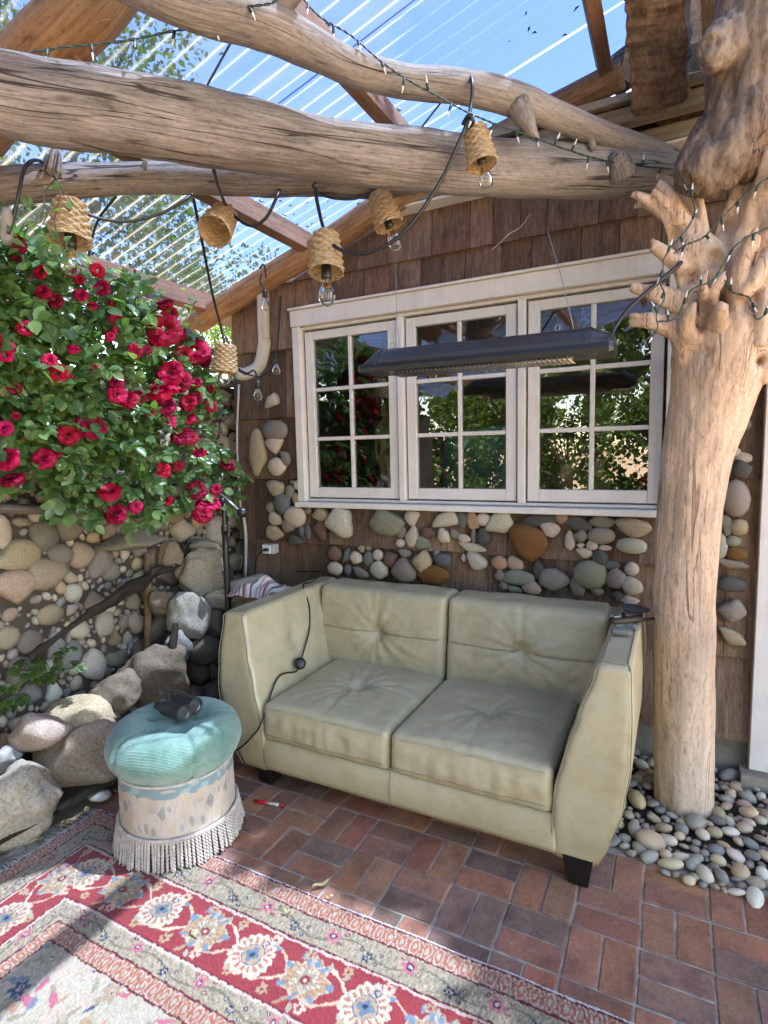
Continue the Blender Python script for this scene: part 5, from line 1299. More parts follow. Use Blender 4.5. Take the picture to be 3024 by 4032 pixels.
# ---- binoculars on the ottoman
bn = empty('binoculars', OC + Vector((0, 0, .47)), 'black binoculars with a strap lying on the teal ottoman', 'binoculars')
f1 = px(398, 1541, Z=.54); f2 = px(428, 1527, Z=.54); r1 = px(352, 1527, Z=.54)
ax = (f1 - r1); ax.z = 0; ax.normalize(); sd_ = Vector((-ax.y, ax.x, 0))
cen = px(398, 1541, Z=.537); BK_ = 1.22
RUB = simple('rubber_armour', (.032, .034, .034), .42, var=.2, bump=.2, bscale=200)
LEN = simple('lens_glass', (.05, .055, .06), .06, var=.1)
for sgn in (0, 1):
    o0 = cen + sd_ * (.068 * sgn) - ax * (.010 * sgn)
    q = ax.to_track_quat('Z', 'Y').to_euler()
    prof = [(.001, -.135), (.014, -.135), (.016, -.12), (.018, -.105), (.022, -.10), (.0245, -.085), (.0255, -.05), (.026, -.015), (.0285, -.012), (.0290, .0), (.0275, .004), (.0235, .004), (.0225, -.004)]; prof = [(a * BK_, b * BK_) for a, b in prof]
    v, f = lathe_vf(prof, 28); br_ = mobj('barrel', v, f, RUB, bn, True, loc=o0, rot=q)
    v, f = lathe_vf([(a * BK_, b * BK_) for a, b in ((.0228, -.003), (.015, -.002), (.001, -.0025))], 28); mobj('lens', v, f, LEN, br_, True, loc=o0, rot=q)
    v, f = lathe_vf([(a * BK_, b * BK_) for a, b in ((.0205, -.0018), (.0195, -.0005), (.0185, -.0018))], 28); mobj('lens_ring', v, f, M['steel'], br_, True, loc=o0, rot=q)
mb = MB(); c0 = cen + sd_ * .034 - ax * .09; mb.tube([c0 - ax * .03, c0 + ax * .035], .012, 12, 6); mb.box(c0 - ax * .005, (.03, .05, .018), ax.to_track_quat('Y', 'Z').to_matrix(), .004); mb.build('bridge', RUB, bn, True)
mb = MB(); s0 = cen - ax * .115 + sd_ * .02; mb.tube([s0 + Vector((0, 0, .02)), s0 + sd_ * .03 - ax * .03 + Vector((0, 0, .045)), s0 + sd_ * .07 - ax * .02 + Vector((0, 0, .035)), s0 + sd_ * .11 + Vector((0, 0, .0)), s0 + sd_ * .14 - ax * .03 + Vector((0, 0, -.02))], .005, 8, 40, flat=.4); mb.build('strap', RUB, bn, True)

# ---- small things on the floor
A, B = px(551, 1730, Z=.008), px(612, 1740, Z=.008)
pen = empty('marker_pen', (A + B) / 2, 'red and white marker pen lying on the bricks before the sofa', 'pen')
d = B - A; RP = simple('red_plastic', (.50, .012, .02), .3, var=.1)
mb = MB(); mb.tube([A, A + d * .45], .0075, 10, 4); mb.build('cap', RP, pen, True)
mb = MB(); mb.tube([A + d * .45, A + d * .86], .0068, 10, 4); mb.build('barrel', simple('pen_white', (.5, .48, .46), .4, var=.3, scale=60), pen, True)
mb = MB(); mb.tube([A + d * .86, B], .0072, 10, 4); mb.build('end_plug', RP, pen, True)
LF = simple('dry_leaf', (.42, .30, .14), .8, var=.35, scale=40)
def dry_leaf(P, ln, wd, ang, lab, k):
    v = []; f = []; n = 8
    for i in range(n + 1):
        t = i / n; w = wd * math.sin(math.pi * min(.97, t * .94 + .03)) ; x = (t - .5) * ln; z = .004 + .010 * math.sin(t * 4 + k) ** 2
        for j, s in enumerate((-1, 0, 1)): v.append((x, s * w + .004 * math.sin(5 * t + k), z + (.004 if s else 0)))
    for i in range(n):
        for j in range(2): f.append((i * 3 + j, (i + 1) * 3 + j, (i + 1) * 3 + j + 1, i * 3 + j + 1))
    o = mobj('dry_leaf', v, f, LF, None, True, loc=P, rot=(0, 0, ang)); tag(o, lab, 'leaf', 'fallen dry leaves'); return o
dry_leaf(px(695, 1915, Z=.002), .075, .009, 1.1, 'curled yellow dry leaf on the bricks near the rug edge', 1)
dry_leaf(px(712, 1942, Z=.002), .03, .006, .4, 'tiny pale leaf scrap just right of the curled yellow leaf', 2)
dry_leaf(px(420, 2018, Z=.012), .05, .004, -.5, 'thin dry leaf on the gold flower of the rug', 3)
dry_leaf(px(620, 1975, Z=.012), .035, .004, -.2, 'small brown twig like leaf on the red rug border', 4)
for k in range(14):
    x, y = random.uniform(20, 230), 0; P = Vector((random.uniform(-2.36, -2.27), random.uniform(1.2, 1.7), .004))
    dry_leaf(P, random.uniform(.03, .06), random.uniform(.004, .008), random.uniform(0, 6), 'dry leaf in the litter between the rug fringe and the boulders', k + 5)
# ================================================================== hanging heater
HA, HB = px(790, 800, Y=2.30), px(1330, 752, Y=2.30)
ht = empty('patio_heater', (HA + HB) / 2, 'long black electric heater hanging on wires in front of the window', 'heater')
hd = (HB - HA); HL = hd.length; hx = hd.normalized(); hyv = Vector((0, 0, 1)).cross(hx).normalized(); hz = hx.cross(hyv)
HM = simple('heater_black', (.032, .033, .036), .3, .0, .5, var=.15)
def hpt(a, b, c): return HA + hx * a + hyv * b + hz * c
def hloft(sec, name, m, parent, xs):
    L = [[hpt(x, b * s + o_, c * s2 + o2) for b, c in sec] for (x, s, s2, o_, o2) in xs]
    v, f = loft(L); return mobj(name, v, f, m, parent, False)
body = [(-.075, .0), (-.082, .012), (-.080, .03), (-.055, .062), (-.028, .078), (.028, .078), (.055, .062), (.080, .03), (.082, .012), (.075, .0)]
hb = hloft(body, 'housing', HM, ht, [(.0, .55, .30, 0, .0), (.02, .9, .4, 0, 0), (.075, 1, .98, 0, 0), (.08, 1.0, 1.0, 0, 0), (HL - .08, 1, 1, 0, 0), (HL - .075, 1, .98, 0, 0), (HL - .02, .9, .62, 0, 0), (HL, .8, .5, 0, 0)])
for x in (.082, HL - .10):
    hloft([(b * 1.05, c * 1.05 - .001) for b, c in body], 'end_cap_band', HM, ht, [(x, 1, 1, 0, 0), (x + .018, 1, 1, 0, 0)])
rim = [(-.088, -.022), (-.09, -.004), (-.084, .014), (.084, .014), (.09, -.004), (.088, -.022)]
hloft(rim, 'lower_rim', simple('heater_rim', (.012, .012, .013), .4, var=.2), ht, [(.0, .8, .6, 0, 0), (.015, .97, 1, 0, 0), (HL - .015, .97, 1, 0, 0), (HL, .85, .8, 0, 0)])
mb = MB()
for x in np.linspace(.16, HL - .16, 40): mb.tube([hpt(x, -.07, -.026), hpt(x, -.055, -.036), hpt(x, .055, -.036), hpt(x, .07, -.026)], .0018, 4, 8)
for b in (-.062, -.05, -.03, -.01, .01, .03, .05, .062): mb.tube([hpt(.15, b, -.034), hpt(HL - .15, b, -.034)], .0018, 4, 2)
mb.build('grille', M['steel'], ht, True)
mb = MB(); mb.tube([hpt(.15, 0, -.020), hpt(HL - .15, 0, -.020)], .011, 8, 4); mb.build('heating_element', simple('element', (.22, .2, .18), .4, var=.1), ht, True)
mb = MB(); mb.box(hpt(HL - .04, -.07, .0), (.06, .012, .008), Euler((0, 0, math.atan2(hx.y, hx.x)))); mb.build('switch_plate', M['grey_plastic'], ht)
for (xt, top) in ((.135, [(862, 760), (858, 690), (855, 600), (850, 480)]), (.80 * HL, [(1238, 720), (1225, 650), (1210, 590), (1180, 490)])):
    P0 = hpt(xt, 0, .08); pts = [P0] + [px(x, y, Y=2.34 + .02 * i) for i, (x, y) in enumerate(top)]
    mb = MB(); mb.tube(pts, .0018, 5, 40, .0); mb.tube([P0, P0 + Vector((.01, 0, .015)), P0 + Vector((0, 0, .03)), P0 + Vector((-.01, 0, .012)), P0], .0018, 5, 14)
    mb.build('hanging_wire', M['steel'], ht, True)
mb = MB(); mb.tube([hpt(HL - .015, 0, .045), px(1330, 705, Y=2.32), px(1360, 665, Y=2.34), px(1410, 620, Y=2.38), px(1460, 578, Y=2.42), px(1472, 568, Y=2.46), px(1476, 590, Y=2.56)], .0075, 8, 50); mb.build('power_cable', M['black_rubber'], ht, True)

# ================================================================== boom stand behind the sofa
BSY = 2.50
st = empty('boom_stand', px(494, 1330, Y=BSY) * 1.0, 'black upright stand with a slanted rod and ball behind the left sofa arm', 'stand')
t0, t1 = px(494, 1330, Y=BSY), px(483, 1085, Y=BSY)
dn = (t0 - t1).normalized(); foot = t0 + dn * (t0.z / abs(dn.z)); foot.z = .0
mb = MB(); mb.tube([foot, t0, t1.lerp(t0, .25)], .0185, 12, 10); mb.build('lower_tube', M['black_metal'], st, True)
mb = MB(); mb.tube([t1.lerp(t0, .3), t1], .0145, 12, 4); mb.tube([t1.lerp(t0, .27), t1.lerp(t0, .2)], .022, 12, 3); mb.build('upper_tube', M['black_metal'], st, True)
mb = MB(); ra, rb3 = px(425, 1025, Y=BSY - .03), px(523, 1107, Y=BSY - .03); mb.tube([ra, rb3], .0065, 8, 4); mb.build('boom_rod', M['steel'], st, True)
v = [Vector(q.co) for q in ROUND[0].vertices]
bm = bmesh.new(); bmesh.ops.create_icosphere(bm, subdivisions=3, radius=1); bme = bpy.data.meshes.new('ball'); bm.to_mesh(bme); bm.free(); bme.materials.append(M['black_metal']); bme.shade_smooth()
link('ball_knob', bme, st, loc=rb3, scale=(.03,) * 3); link('pivot', bme, st, loc=t1 + Vector((0, -.01, .01)), scale=(.02,) * 3)
mb = MB()
for a in (0, 2.1, 4.2): mb.tube([foot + Vector((0, 0, .05)), foot + Vector((.2 * math.cos(a + .5), .12 * math.sin(a + .5), .008))], .009, 6, 3)
mb.build('foot', M['black_metal'], st, True)

# ================================================================== basket lamps
def basket_mesh():
    nr, ns = 11, 17; v = []; f = []; H = .135
    for i in range(nr * 3 + 1):
        t = i / (nr * 3); r0 = .044 + .016 * t
        for k in range(ns * 3):
            a = 2 * math.pi * k / (ns * 3); row = i // 3; col = k // 3
            bulge = .0042 * math.sin(math.pi * ((i % 3) + .0) / 3) if True else 0
            over = 1 if (row + col) % 2 == 0 else -1
            sub = math.sin(math.pi * ((k % 3) + .5) / 3)
            r = r0 + over * .0042 * sub * (1 if i % 3 else .3) + bulge
            v.append((r * math.cos(a), r * math.sin(a), -t * H))
    n = ns * 3
    for i in range(nr * 3):
        for k in range(n):
            if ((i // 3) * 7 + (k // 3) * 3) % 23 == 0 and i % 3 == 1 and k % 3 == 1: continue
            b = i * n + k; c = i * n + (k + 1) % n; f.append((b, b + n, c + n, c))
    f2 = [tuple(k for k in range(n))]
    me = mesh('basket', v, f + f2, M_BASK, False); return me
def bask_mat():
    q = NB('wicker'); v = q.coord('Object', (1, 1, 1)); f = q.noise(v, 60, 4); f1 = q.noise(q.coord('Object', (1, 1, 6)), 40, 4)
    c = q.ramp(f1, [(.3, (.28, .19, .10)), (.5, (.46, .345, .21)), (.7, (.60, .49, .34))]); q.base(c); q.b.inputs['Roughness'].default_value = .7
    tl = q.n('BsdfTranslucent'); q.l(q.mix(c, (1.2, .8, .45), 1.0, 'MULTIPLY'), tl.inputs[0]); ms = q.n('MixShader'); ms.inputs[0].default_value = .3
    q.l(q.b.outputs[0], ms.inputs[1]); q.l(tl.outputs[0], ms.inputs[2]); q.l(ms.outputs[0], q.out.inputs[0]); q.bump(f1, .5, .003); return q.m
M_BASK = bask_mat(); BASK = basket_mesh()
bp = [(.001, .0), (.013, -.0), (.014, -.012), (.016, -.022), (.024, -.036), (.0295, -.052), (.030, -.062), (.026, -.078), (.015, -.09), (.001, -.094)]
BULB = mesh('bulb', *lathe_vf(catmull(bp, 26), 20), M['bulb_glass'], True)
SOCK = mesh('socket', *lathe_vf([(.001, .045), (.010, .045), (.0175, .035), (.019, .0), (.0175, -.012), (.015, -.012), (.001, -.01)], 16), M['black_rubber'], True)
mbf = MB()
for k in range(5):
    a = k * 1.2566; mbf.tube([(.004 * math.cos(a), .004 * math.sin(a), -.015), (.009 * math.cos(a), .009 * math.sin(a), -.045), (.005 * math.cos(a), .005 * math.sin(a), -.068)], .0006, 3, 6)
mbf.tube([(0, 0, 0), (0, 0, -.035)], .004, 5, 3)
FIL = mesh('filament', mbf.v, mbf.f, simple('filament_m', (.40, .30, .18), .4, var=.1), True)
def lamp(x, y, D, tiltx, tilty, lab, scale=1.0, basket=True, bulb=True, sockoff=-.035, name='basket_lamp', grp='wicker basket lamps on the cable'):
    P = px(x, y, D=D); e = empty(name, P, lab, 'lamp', grp); e.rotation_euler = (tiltx, tilty, 0); u_ = random.uniform(.92, 1.08); e.scale = (scale * u_, scale * u_, scale / u_)
    if basket: link('basket', BASK, e, local=True, rot=(0, 0, random.uniform(0, 6)))
    link('socket', SOCK, e, local=True, loc=(0, 0, sockoff - .045))
    if bulb:
        b = link('bulb', BULB, e, local=True, loc=(0, 0, sockoff - .055)); link('filament', FIL, b, local=True)
    return e
lamp(152, 440, 1.95, -.15, -.1, 'wicker basket lamp among the vine leaves at far left', 1.05, sockoff=-.10)
lamp(487, 462, 2.35, -.75, -.3, 'wicker basket lamp tilted with its open mouth toward the viewer', 1.12, bulb=False, sockoff=.02)
lamp(487, 745, 2.75, -.05, .08, 'wicker basket lamp hanging lowest beside the roses and downspout', 1.0, sockoff=-.05)
lamp(703, 508, 2.2, -.2, -.12, 'wicker basket lamp with a long clear bulb left of the gable log', 1.12, sockoff=-.10)
lamp(818, 420, 2.35, .05, -.32, 'wicker basket lamp with glowing rim under the middle of the beam', 1.0, sockoff=-.085)
lamp(1025, 278, 2.0, .0, -.22, 'wicker basket lamp tied to the curved branch in front of the beam', .92, sockoff=-.075)
for (x, y, D, l) in ((572, 625, 3.32, 'bare bulb hanging highest by the downspout'), (556, 822, 3.2, 'bare bulb hanging below the downspout elbow'), (596, 770, 3.42, 'bare bulb beside the window casing')):
    lamp(x, y, D, .05, .05, l, .8, basket=False, name='bare_bulb', grp='bare bulbs by the downspout', sockoff=0)
# ---- black cables
def cable(L, r, lab, n=60, name='cable', extra=None):
    pts = [px(*p[:2], D=p[2]) for p in L]; mb = MB(); mb.tube(pts, r, 8, n)
    for e_ in extra or []: mb.tube([px(*p[:2], D=p[2]) for p in e_], r, 8, 30)
    o = mb.build(name, M['black_rubber'], None, True); tag(o, lab, 'cable', 'black lamp cables'); return o
cable([(18, 505, 1.8), (30, 465, 1.8), (40, 420, 1.79), (50, 372, 1.79), (62, 352, 1.80), (80, 346, 1.86), (95, 352, 1.95)], .006, 'black cable looped over the slim log at far left')
o = mobj('cable_connector', *lathe_vf([(.001, .05), (.010, .05), (.016, .03), (.018, -.04), (.012, -.06), (.001, -.06)], 12), simple('grey_tape', (.22, .21, .2), .6, var=.2), None, True, loc=px(15, 485, D=1.8), rot=(.2, .5, 0)); tag(o, 'grey cable connector hanging at the left edge', 'connector')
cable([(150, 440, 1.95), (180, 458, 1.98), (225, 474, 2.02), (280, 478, 2.06), (345, 462, 2.1), (395, 435, 2.13), (415, 420, 2.16)], .0055, 'black cable swag between the leafy lamp and the slim log')
cable([(414, 420, 2.12), (420, 440, 2.2), (440, 540, 2.4), (460, 640, 2.6), (478, 710, 2.72), (486, 748, 2.75)], .006, 'long straight black cable dropping to the lowest basket lamp')
cable([(462, 368, 1.9), (470, 400, 2.02), (483, 432, 2.2), (492, 448, 2.33), (515, 474, 2.3), (545, 488, 2.28), (575, 470, 2.26), (598, 425, 2.24), (606, 405, 2.3)], .0062, 'black cable swag behind the tilted basket lamp')
cable([(680, 398, 1.98), (684, 430, 2.04), (695, 480, 2.16), (705, 505, 2.18), (725, 533, 2.14), (760, 547, 2.1), (800, 545, 2.06), (850, 520, 2.03), (900, 470, 2.0), (955, 385, 1.97), (990, 310, 1.94), (1010, 262, 1.93), (1018, 220, 1.94), (1020, 180, 1.94), (1012, 160, 1.98), (1004, 175, 2.06)], .0068, 'long black cable sweeping from the beam up to the curved branch', 110,
      extra=[[(1000, 268, 1.95), (1012, 250, 1.92), (1022, 262, 1.93), (1012, 275, 1.95), (1002, 262, 1.94)]])
cable([(676, 402, 2.0), (690, 418, 2.3), (720, 428, 2.32), (760, 430, 2.33), (795, 422, 2.34), (815, 418, 2.34)], .0055, 'short black cable feeding the lamp under the middle of the beam')
cable([(508, 75, 1.9), (430, 216, 1.9)], .004, 'thin straight black rod between the branch and the beam at left', 6)
cable([(955, 218, 2.3), (882, 312, 2.32)], .004, 'thin straight black rod between the branch and the beam at right', 6)
cable([(250, 425, 2.1), (215, 470, 2.2), (200, 510, 2.3), (190, 560, 2.3)], .005, 'dark thin cable trailing down behind the leafy lamp', 20)
cable([(566, 590, 3.28), (562, 610, 3.28), (572, 625, 3.3)], .005, 'short black cable on the gable log above the highest bare bulb', 14, extra=[[(560, 580, 3.2), (570, 572, 3.18), (575, 600, 3.22)]])
cable([(508, 795, 3.3), (530, 808, 3.2), (548, 800, 3.18), (556, 815, 3.2)], .006, 'black cable curling at the downspout elbow', 24, extra=[[(508, 780, 3.32), (520, 800, 3.25), (560, 812, 3.3), (590, 790, 3.4), (600, 740, 3.42), (606, 640, 3.42)]])
# ---- fairy lights on green wire
def mini_bulb_mesh():
    v, f = lathe_vf([(.001, .0), (.0045, .0), (.0048, .018), (.0035, .022)], 8); v2, f2 = lathe_vf([(.0032, .020), (.0034, .030), (.0016, .042), (.0004, .044)], 8)
    return mesh('fairy_socket', v, f, M['green_wire'], True), mesh('fairy_tip', v2, f2, simple('fairy_glass', (.55, .55, .52), .15, var=.1), True)
FS, FT = mini_bulb_mesh()
def fairy(L, lab, every=.11, twist=True, seed=0, flip=None):
    r_ = random.Random(seed); pts = [px(*p[:2], D=p[2]) for p in L]; e = empty('fairy_lights', pts[0], lab, 'string lights', 'fairy light strings')
    n = max(20, int(sum((b - a).length for a, b in zip(pts, pts[1:])) / .008)); Q = [Vector(q) for q in catmull([tuple(p) for p in pts], n)]
    mb = MB()
    for ph in (0, math.pi):
        mb.tube([q + Vector((0, .0022 * math.cos(i * .9 + ph), .0022 * math.sin(i * .9 + ph))) for i, q in enumerate(Q)], .0019, 5, n)
    mb.build('wire', M['green_wire'], e, True)
    d = every * .5
    for a, b in zip(Q, Q[1:]):
        d += (b - a).length
        if d > every:
            d = 0; dr = r_.choice((-1, -1, 1)) if flip is None else flip
            rot = Euler((r_.uniform(-.5, .5) + (math.pi if dr < 0 else 0), r_.uniform(-.5, .5), 0))
            s = link('socket', FS, e, loc=b, rot=rot); t = link('bulb', FT, s, local=True)
    return e
fairy([(-60, 118, 1.45), (30, 118, 1.48), (140, 102, 1.52), (260, 90, 1.57), (370, 68, 1.6), (460, 52, 1.6), (520, 18, 1.58), (590, 5, 1.58), (620, -30, 1.6)], 'green fairy light string crossing the top left above the thick beam', .11, seed=1)
fairy([(640, -20, 1.72), (690, 35, 1.76), (760, 78, 1.78), (820, 130, 1.80), (880, 172, 1.83), (950, 210, 1.87), (1005, 240, 1.90), (1070, 268, 1.96), (1150, 296, 2.03), (1230, 325, 2.13), (1300, 345, 2.2), (1380, 358, 2.26), (1455, 366, 2.3)], 'green fairy light string running down the curved branch to the post', .085, seed=2)
fairy([(1465, 366, 1.980), (1500, 460, 1.960), (1440, 548, 1.940), (1432, 580, 1.935), (1426, 610, 1.935), (1436, 640, 1.935), (1418, 680, 1.935), (1420, 710, 1.935), (1395, 735, 1.930), (1378, 745, 1.930)], 'green fairy light string dangling from the left roots of the post', .07, seed=3)
fairy([(1455, 548, 1.950), (1480, 530, 1.945), (1520, 512, 1.940), (1560, 470, 1.950), (1600, 430, 1.950), (1650, 390, 1.935), (1700, 360, 1.935)], 'green fairy light string climbing across the upper roots of the post', .08, seed=4)
fairy([(1420, 695, 1.935), (1455, 690, 1.940), (1475, 660, 1.945), (1495, 625, 1.940), (1540, 605, 1.940), (1562, 570, 1.950), (1590, 530, 1.940), (1640, 500, 1.935), (1700, 480, 1.935)], 'green fairy light string winding through the middle roots of the post', .08, seed=5)
fairy([(1565, 605, 1.940), (1580, 630, 1.940), (1620, 645, 1.935), (1636, 690, 1.935), (1680, 650, 1.935)], 'green fairy light string hanging on the right side of the post', .08, seed=6)
mb = MB(); mb.tube([px(1145, 462, Y=2.92), px(1125, 490, Y=2.9), px(1100, 505, Y=2.9), px(1085, 520, Y=2.9), px(1062, 540, Y=2.9)], [.001, .002, .003, .002, .004], 5, 24, .5); o = mb.build('dry_twig', simple('twig', (.45, .42, .38), .8, var=.2), None, True); tag(o, 'pale dry twig hanging before the shingles above the window', 'twig')

# ================================================================== climbing rose
rb = empty('rose_bush', (LX + .1, 1.9, 0), 'big climbing rose with crimson flowers hanging over the left stone wall', 'rose bush')
PETAL = NB('petal'); oi = PETAL.n('ObjectInfo'); f = PETAL.noise(PETAL.coord('Object'), 2.5, 3)
pc = PETAL.mix(PETAL.ramp(f, [(.3, (.26, .003, .028)), (.6, (.42, .007, .055)), (.8, (.55, .035, .11))]), oi.outputs['Color'], 1.0, 'MULTIPLY')
PETAL.base(pc); PETAL.b.inputs['Roughness'].default_value = .6; PETAL.b.inputs['Specular IOR Level'].default_value = .2
tl = PETAL.n('BsdfTranslucent'); PETAL.l(PETAL.mix(pc, (1.1, .6, .8), 1.0, 'MULTIPLY'), tl.inputs[0]); ms = PETAL.n('MixShader'); ms.inputs[0].default_value = .25
PETAL.l(PETAL.b.outputs[0], ms.inputs[1]); PETAL.l(tl.outputs[0], ms.inputs[2]); PETAL.l(ms.outputs[0], PETAL.out.inputs[0])
STAM = simple('stamen', (.55, .36, .10), .8, var=.3)
def rose_mesh(seed):
    r_ = random.Random(seed); mb = MB()
    rings = [(4, .22, 1.25, .42), (6, .36, 1.0, .52), (8, .52, .70, .60), (9, .66, .38, .62), (9, .78, .10, .60)]
    for ri, (n, base, lift, sz) in enumerate(rings):
        for k in range(n):
            a = 2 * math.pi * (k + .5 * (ri % 2)) / n + r_.uniform(-.2, .2); el = lift + r_.uniform(-.15, .15)
            L_ = sz * r_.uniform(.9, 1.15); Wd = L_ * r_.uniform(.5, .62); v = []
            nu, nv = 5, 4
            for i in range(nu + 1):
                t = i / nu
                for j in range(nv + 1):
                    u = j / nv * 2 - 1
                    w = Wd * math.sin(math.pi * (.12 + .80 * t)) ** .7 if t < .95 else Wd * .62
                    curl = el - .9 * t * t * (1 - el * .4); rad = .06 + base * .25 + L_ * t * math.cos(curl); h = .10 + L_ * t * math.sin(curl) * 1.0 + .10 * u * u * (1 - t * .5) + .05 * math.sin(6 * u + 5 * t + k) * t
                    x = rad; y = u * w
                    v.append((x * math.cos(a) - y * math.sin(a), x * math.sin(a) + y * math.cos(a), h - .25))
            f = [(i * (nv + 1) + j, (i + 1) * (nv + 1) + j, (i + 1) * (nv + 1) + j + 1, i * (nv + 1) + j + 1) for i in range(nu) for j in range(nv)]
            mb.add(v, f)
    me = mesh('rose', mb.v, mb.f, PETAL.m, True)
    return me
ROSE = [rose_mesh(i) for i in range(5)]
def z3(x, y): return x * 1100 / 3024, 438.9 + y * 1100 / 3024
RS = [(105, 250, 55), (90, 330, 38), (235, 400, 58), (320, 570, 58), (250, 520, 45), (430, 410, 40), (580, 395, 52), (600, 500, 55), (480, 540, 42), (470, 450, 32), (550, 600, 38), (680, 605, 48), (20, 830, 78), (30, 900, 50), (150, 735, 52), (290, 930, 52), (340, 1010, 70), (400, 1040, 50), (440, 860, 42), (720, 750, 50), (690, 690, 42), (650, 790, 34), (970, 590, 62), (1010, 650, 60), (975, 740, 108), (920, 790, 60), (1050, 770, 60), (1150, 870, 88), (1090, 890, 62), (1210, 920, 55), (1000, 1000, 95), (950, 1090, 95), (1060, 1050, 75), (1165, 1060, 44), (1250, 1100, 32), (1115, 1180, 52), (1240, 1200, 55), (1165, 1150, 42), (680, 1040, 58), (700, 1130, 60), (760, 1160, 68), (820, 1150, 48), (975, 1190, 68), (880, 1240, 44), (1120, 1265, 62), (1000, 1290, 55), (1080, 1370, 78), (1130, 1390, 55), (405, 1370, 66), (540, 1310, 92), (255, 1510, 78), (320, 1480, 40), (20, 1330, 64), (30, 1510, 74), (70, 1630, 78), (1185, 1465, 48), (1355, 1545, 54), (960, 1580, 62), (650, 1700, 74), (680, 1840, 74), (800, 1800, 44), (985, 1760, 48), (1170, 1700, 64), (1235, 1770, 85), (1200, 1840, 56), (1280, 1700, 44), (95, 1260, 34), (90, 1090, 44), (800, 880, 44), (560, 980, 34), (1060, 1560, 34), (590, 1780, 36), (880, 870, 40), (1300, 1800, 34)]
rr_r = random.Random(12)
def bushX(x, y):
    """front of the hanging mass: bellies out in the middle"""
    return -2.34 + .14 * math.sin(min(1, max(0, (y - 450) / 650)) * math.pi) - .12 * max(0, (x - 300) / 250)
for (x, y, s) in RS:
    X, Y_ = z3(x, y); P = px(X, Y_, X=bushX(X, Y_) + rr_r.uniform(.05, .10)); sc = pxm(s * 1100 / 3024, P) * 1.08
    to = (CAMP - P).normalized(); n = (to * rr_r.uniform(.5, 1.2) + Vector((rr_r.uniform(-.5, .5), rr_r.uniform(-.6, .4), rr_r.uniform(.1, .9)))).normalized()
    k = rr_r.choice((.5, .75, .9, 1.0, 1.1, 1.25)); sc *= rr_r.uniform(.85, 1.12)
    o = link('rose', rr_r.choice(ROSE), rb, color=(k, k * rr_r.uniform(.6, 1.3), k * rr_r.uniform(.7, 1.5)), loc=P, rot=n.to_track_quat('Z', 'Y').to_matrix().to_euler(), scale=(sc, sc, sc * .9))
    o.rotation_euler.rotate_axis('Z', rr_r.uniform(0, 6))
# buds
BUD = mesh('rosebud', *lathe_vf([(.001, -.3), (.25, -.2), (.42, .1), (.40, .5), (.22, .85), (.05, 1.0)], 8), PETAL.m, True)
SEP = mesh('sepal', *lathe_vf([(.06, -.5), (.2, -.36), (.33, -.2), (.40, .1), (.30, .3)], 8), M['rose_leaf'], True)
for k in range(38):
    X, Y_ = rr_r.uniform(5, 460), rr_r.uniform(520, 1090)
    P = px(X, Y_, X=bushX(X, Y_) + rr_r.uniform(.04, .10)); r_ = rr_r.uniform(.009, .014)
    e_ = Euler((rr_r.uniform(-.9, .9), rr_r.uniform(-.9, .9), 0)); o = link('rosebud', BUD, rb, color=(.9, 1, 1), loc=P, rot=e_, scale=(r_,) * 3); link('sepal', SEP, o, local=True)
poly = [(0, 500), (60, 520), (150, 560), (240, 580), (330, 620), (385, 700), (440, 740), (468, 790), (470, 850), (440, 900), (490, 980), (520, 1030), (530, 1055), (490, 1085), (440, 1100), (400, 1092), (330, 1110), (260, 1120), (190, 1118), (110, 1110), (130, 1080), (90, 1060), (60, 1010), (55, 930), (0, 950)]
def inpoly(x, y, P=poly):
    c = False; j = len(P) - 1
    for i in range(len(P)):
        if (P[i][1] > y) != (P[j][1] > y) and x < (P[j][0] - P[i][0]) * (y - P[i][1]) / (P[j][1] - P[i][1]) + P[i][0]: c = not c
        j = i
    return c
def leaflet(mb, o, d, nrm, L_, W_):
    s = d.cross(nrm).normalized(); nrm = s.cross(d)
    pts = []
    for t, w in ((0, .05), (.22, .72), (.5, 1), (.78, .72), (1, .03)):
        c = o + d * L_ * t + nrm * (-.18 * L_ * t * t)
        pts += [c - s * W_ * w + nrm * .16 * W_ * w * 2, c, c + s * W_ * w + nrm * .16 * W_ * w * 2]
    f = []
    for i in range(4):
        for j in range(2): f.append((i * 3 + j, i * 3 + j + 1, (i + 1) * 3 + j + 1, (i + 1) * 3 + j))
    mb.add(pts, f)
def compound(mb, o, d, nrm, L_, r_, n=5):
    s = d.cross(nrm).normalized()
    mb.tube([o, o + d * L_ * .6], .0008, 3, 2, caps=False)
    prs = (n - 1) // 2
    for k in range(prs):
        t = .35 + .4 * k / max(1, prs - .0)
        for sg in (-1, 1):
            dd = (d * .45 + s * sg + Vector((0, 0, r_.uniform(-.3, .15)))).normalized(); leaflet(mb, o + d * L_ * t, dd, (nrm + s * r_.uniform(-.3, .3)).normalized(), L_ * r_.uniform(.42, .55), L_ * r_.uniform(.15, .2))
    leaflet(mb, o + d * L_ * .72, d, nrm, L_ * .55, L_ * .19)
LEAFM = []
for i in range(6):
    r_ = random.Random(60 + i); mb = MB(); compound(mb, Vector((0, 0, 0)), Vector((1, 0, 0)), Vector((0, 0, 1)), 1.0, r_, 5 if i % 2 else 7)
    LEAFM.append(mesh('leaf', mb.v, mb.f, M['rose_leaf'], True))
mass = [MB() for _ in range(3)]; rl = random.Random(77); nleaf = 0; front = []
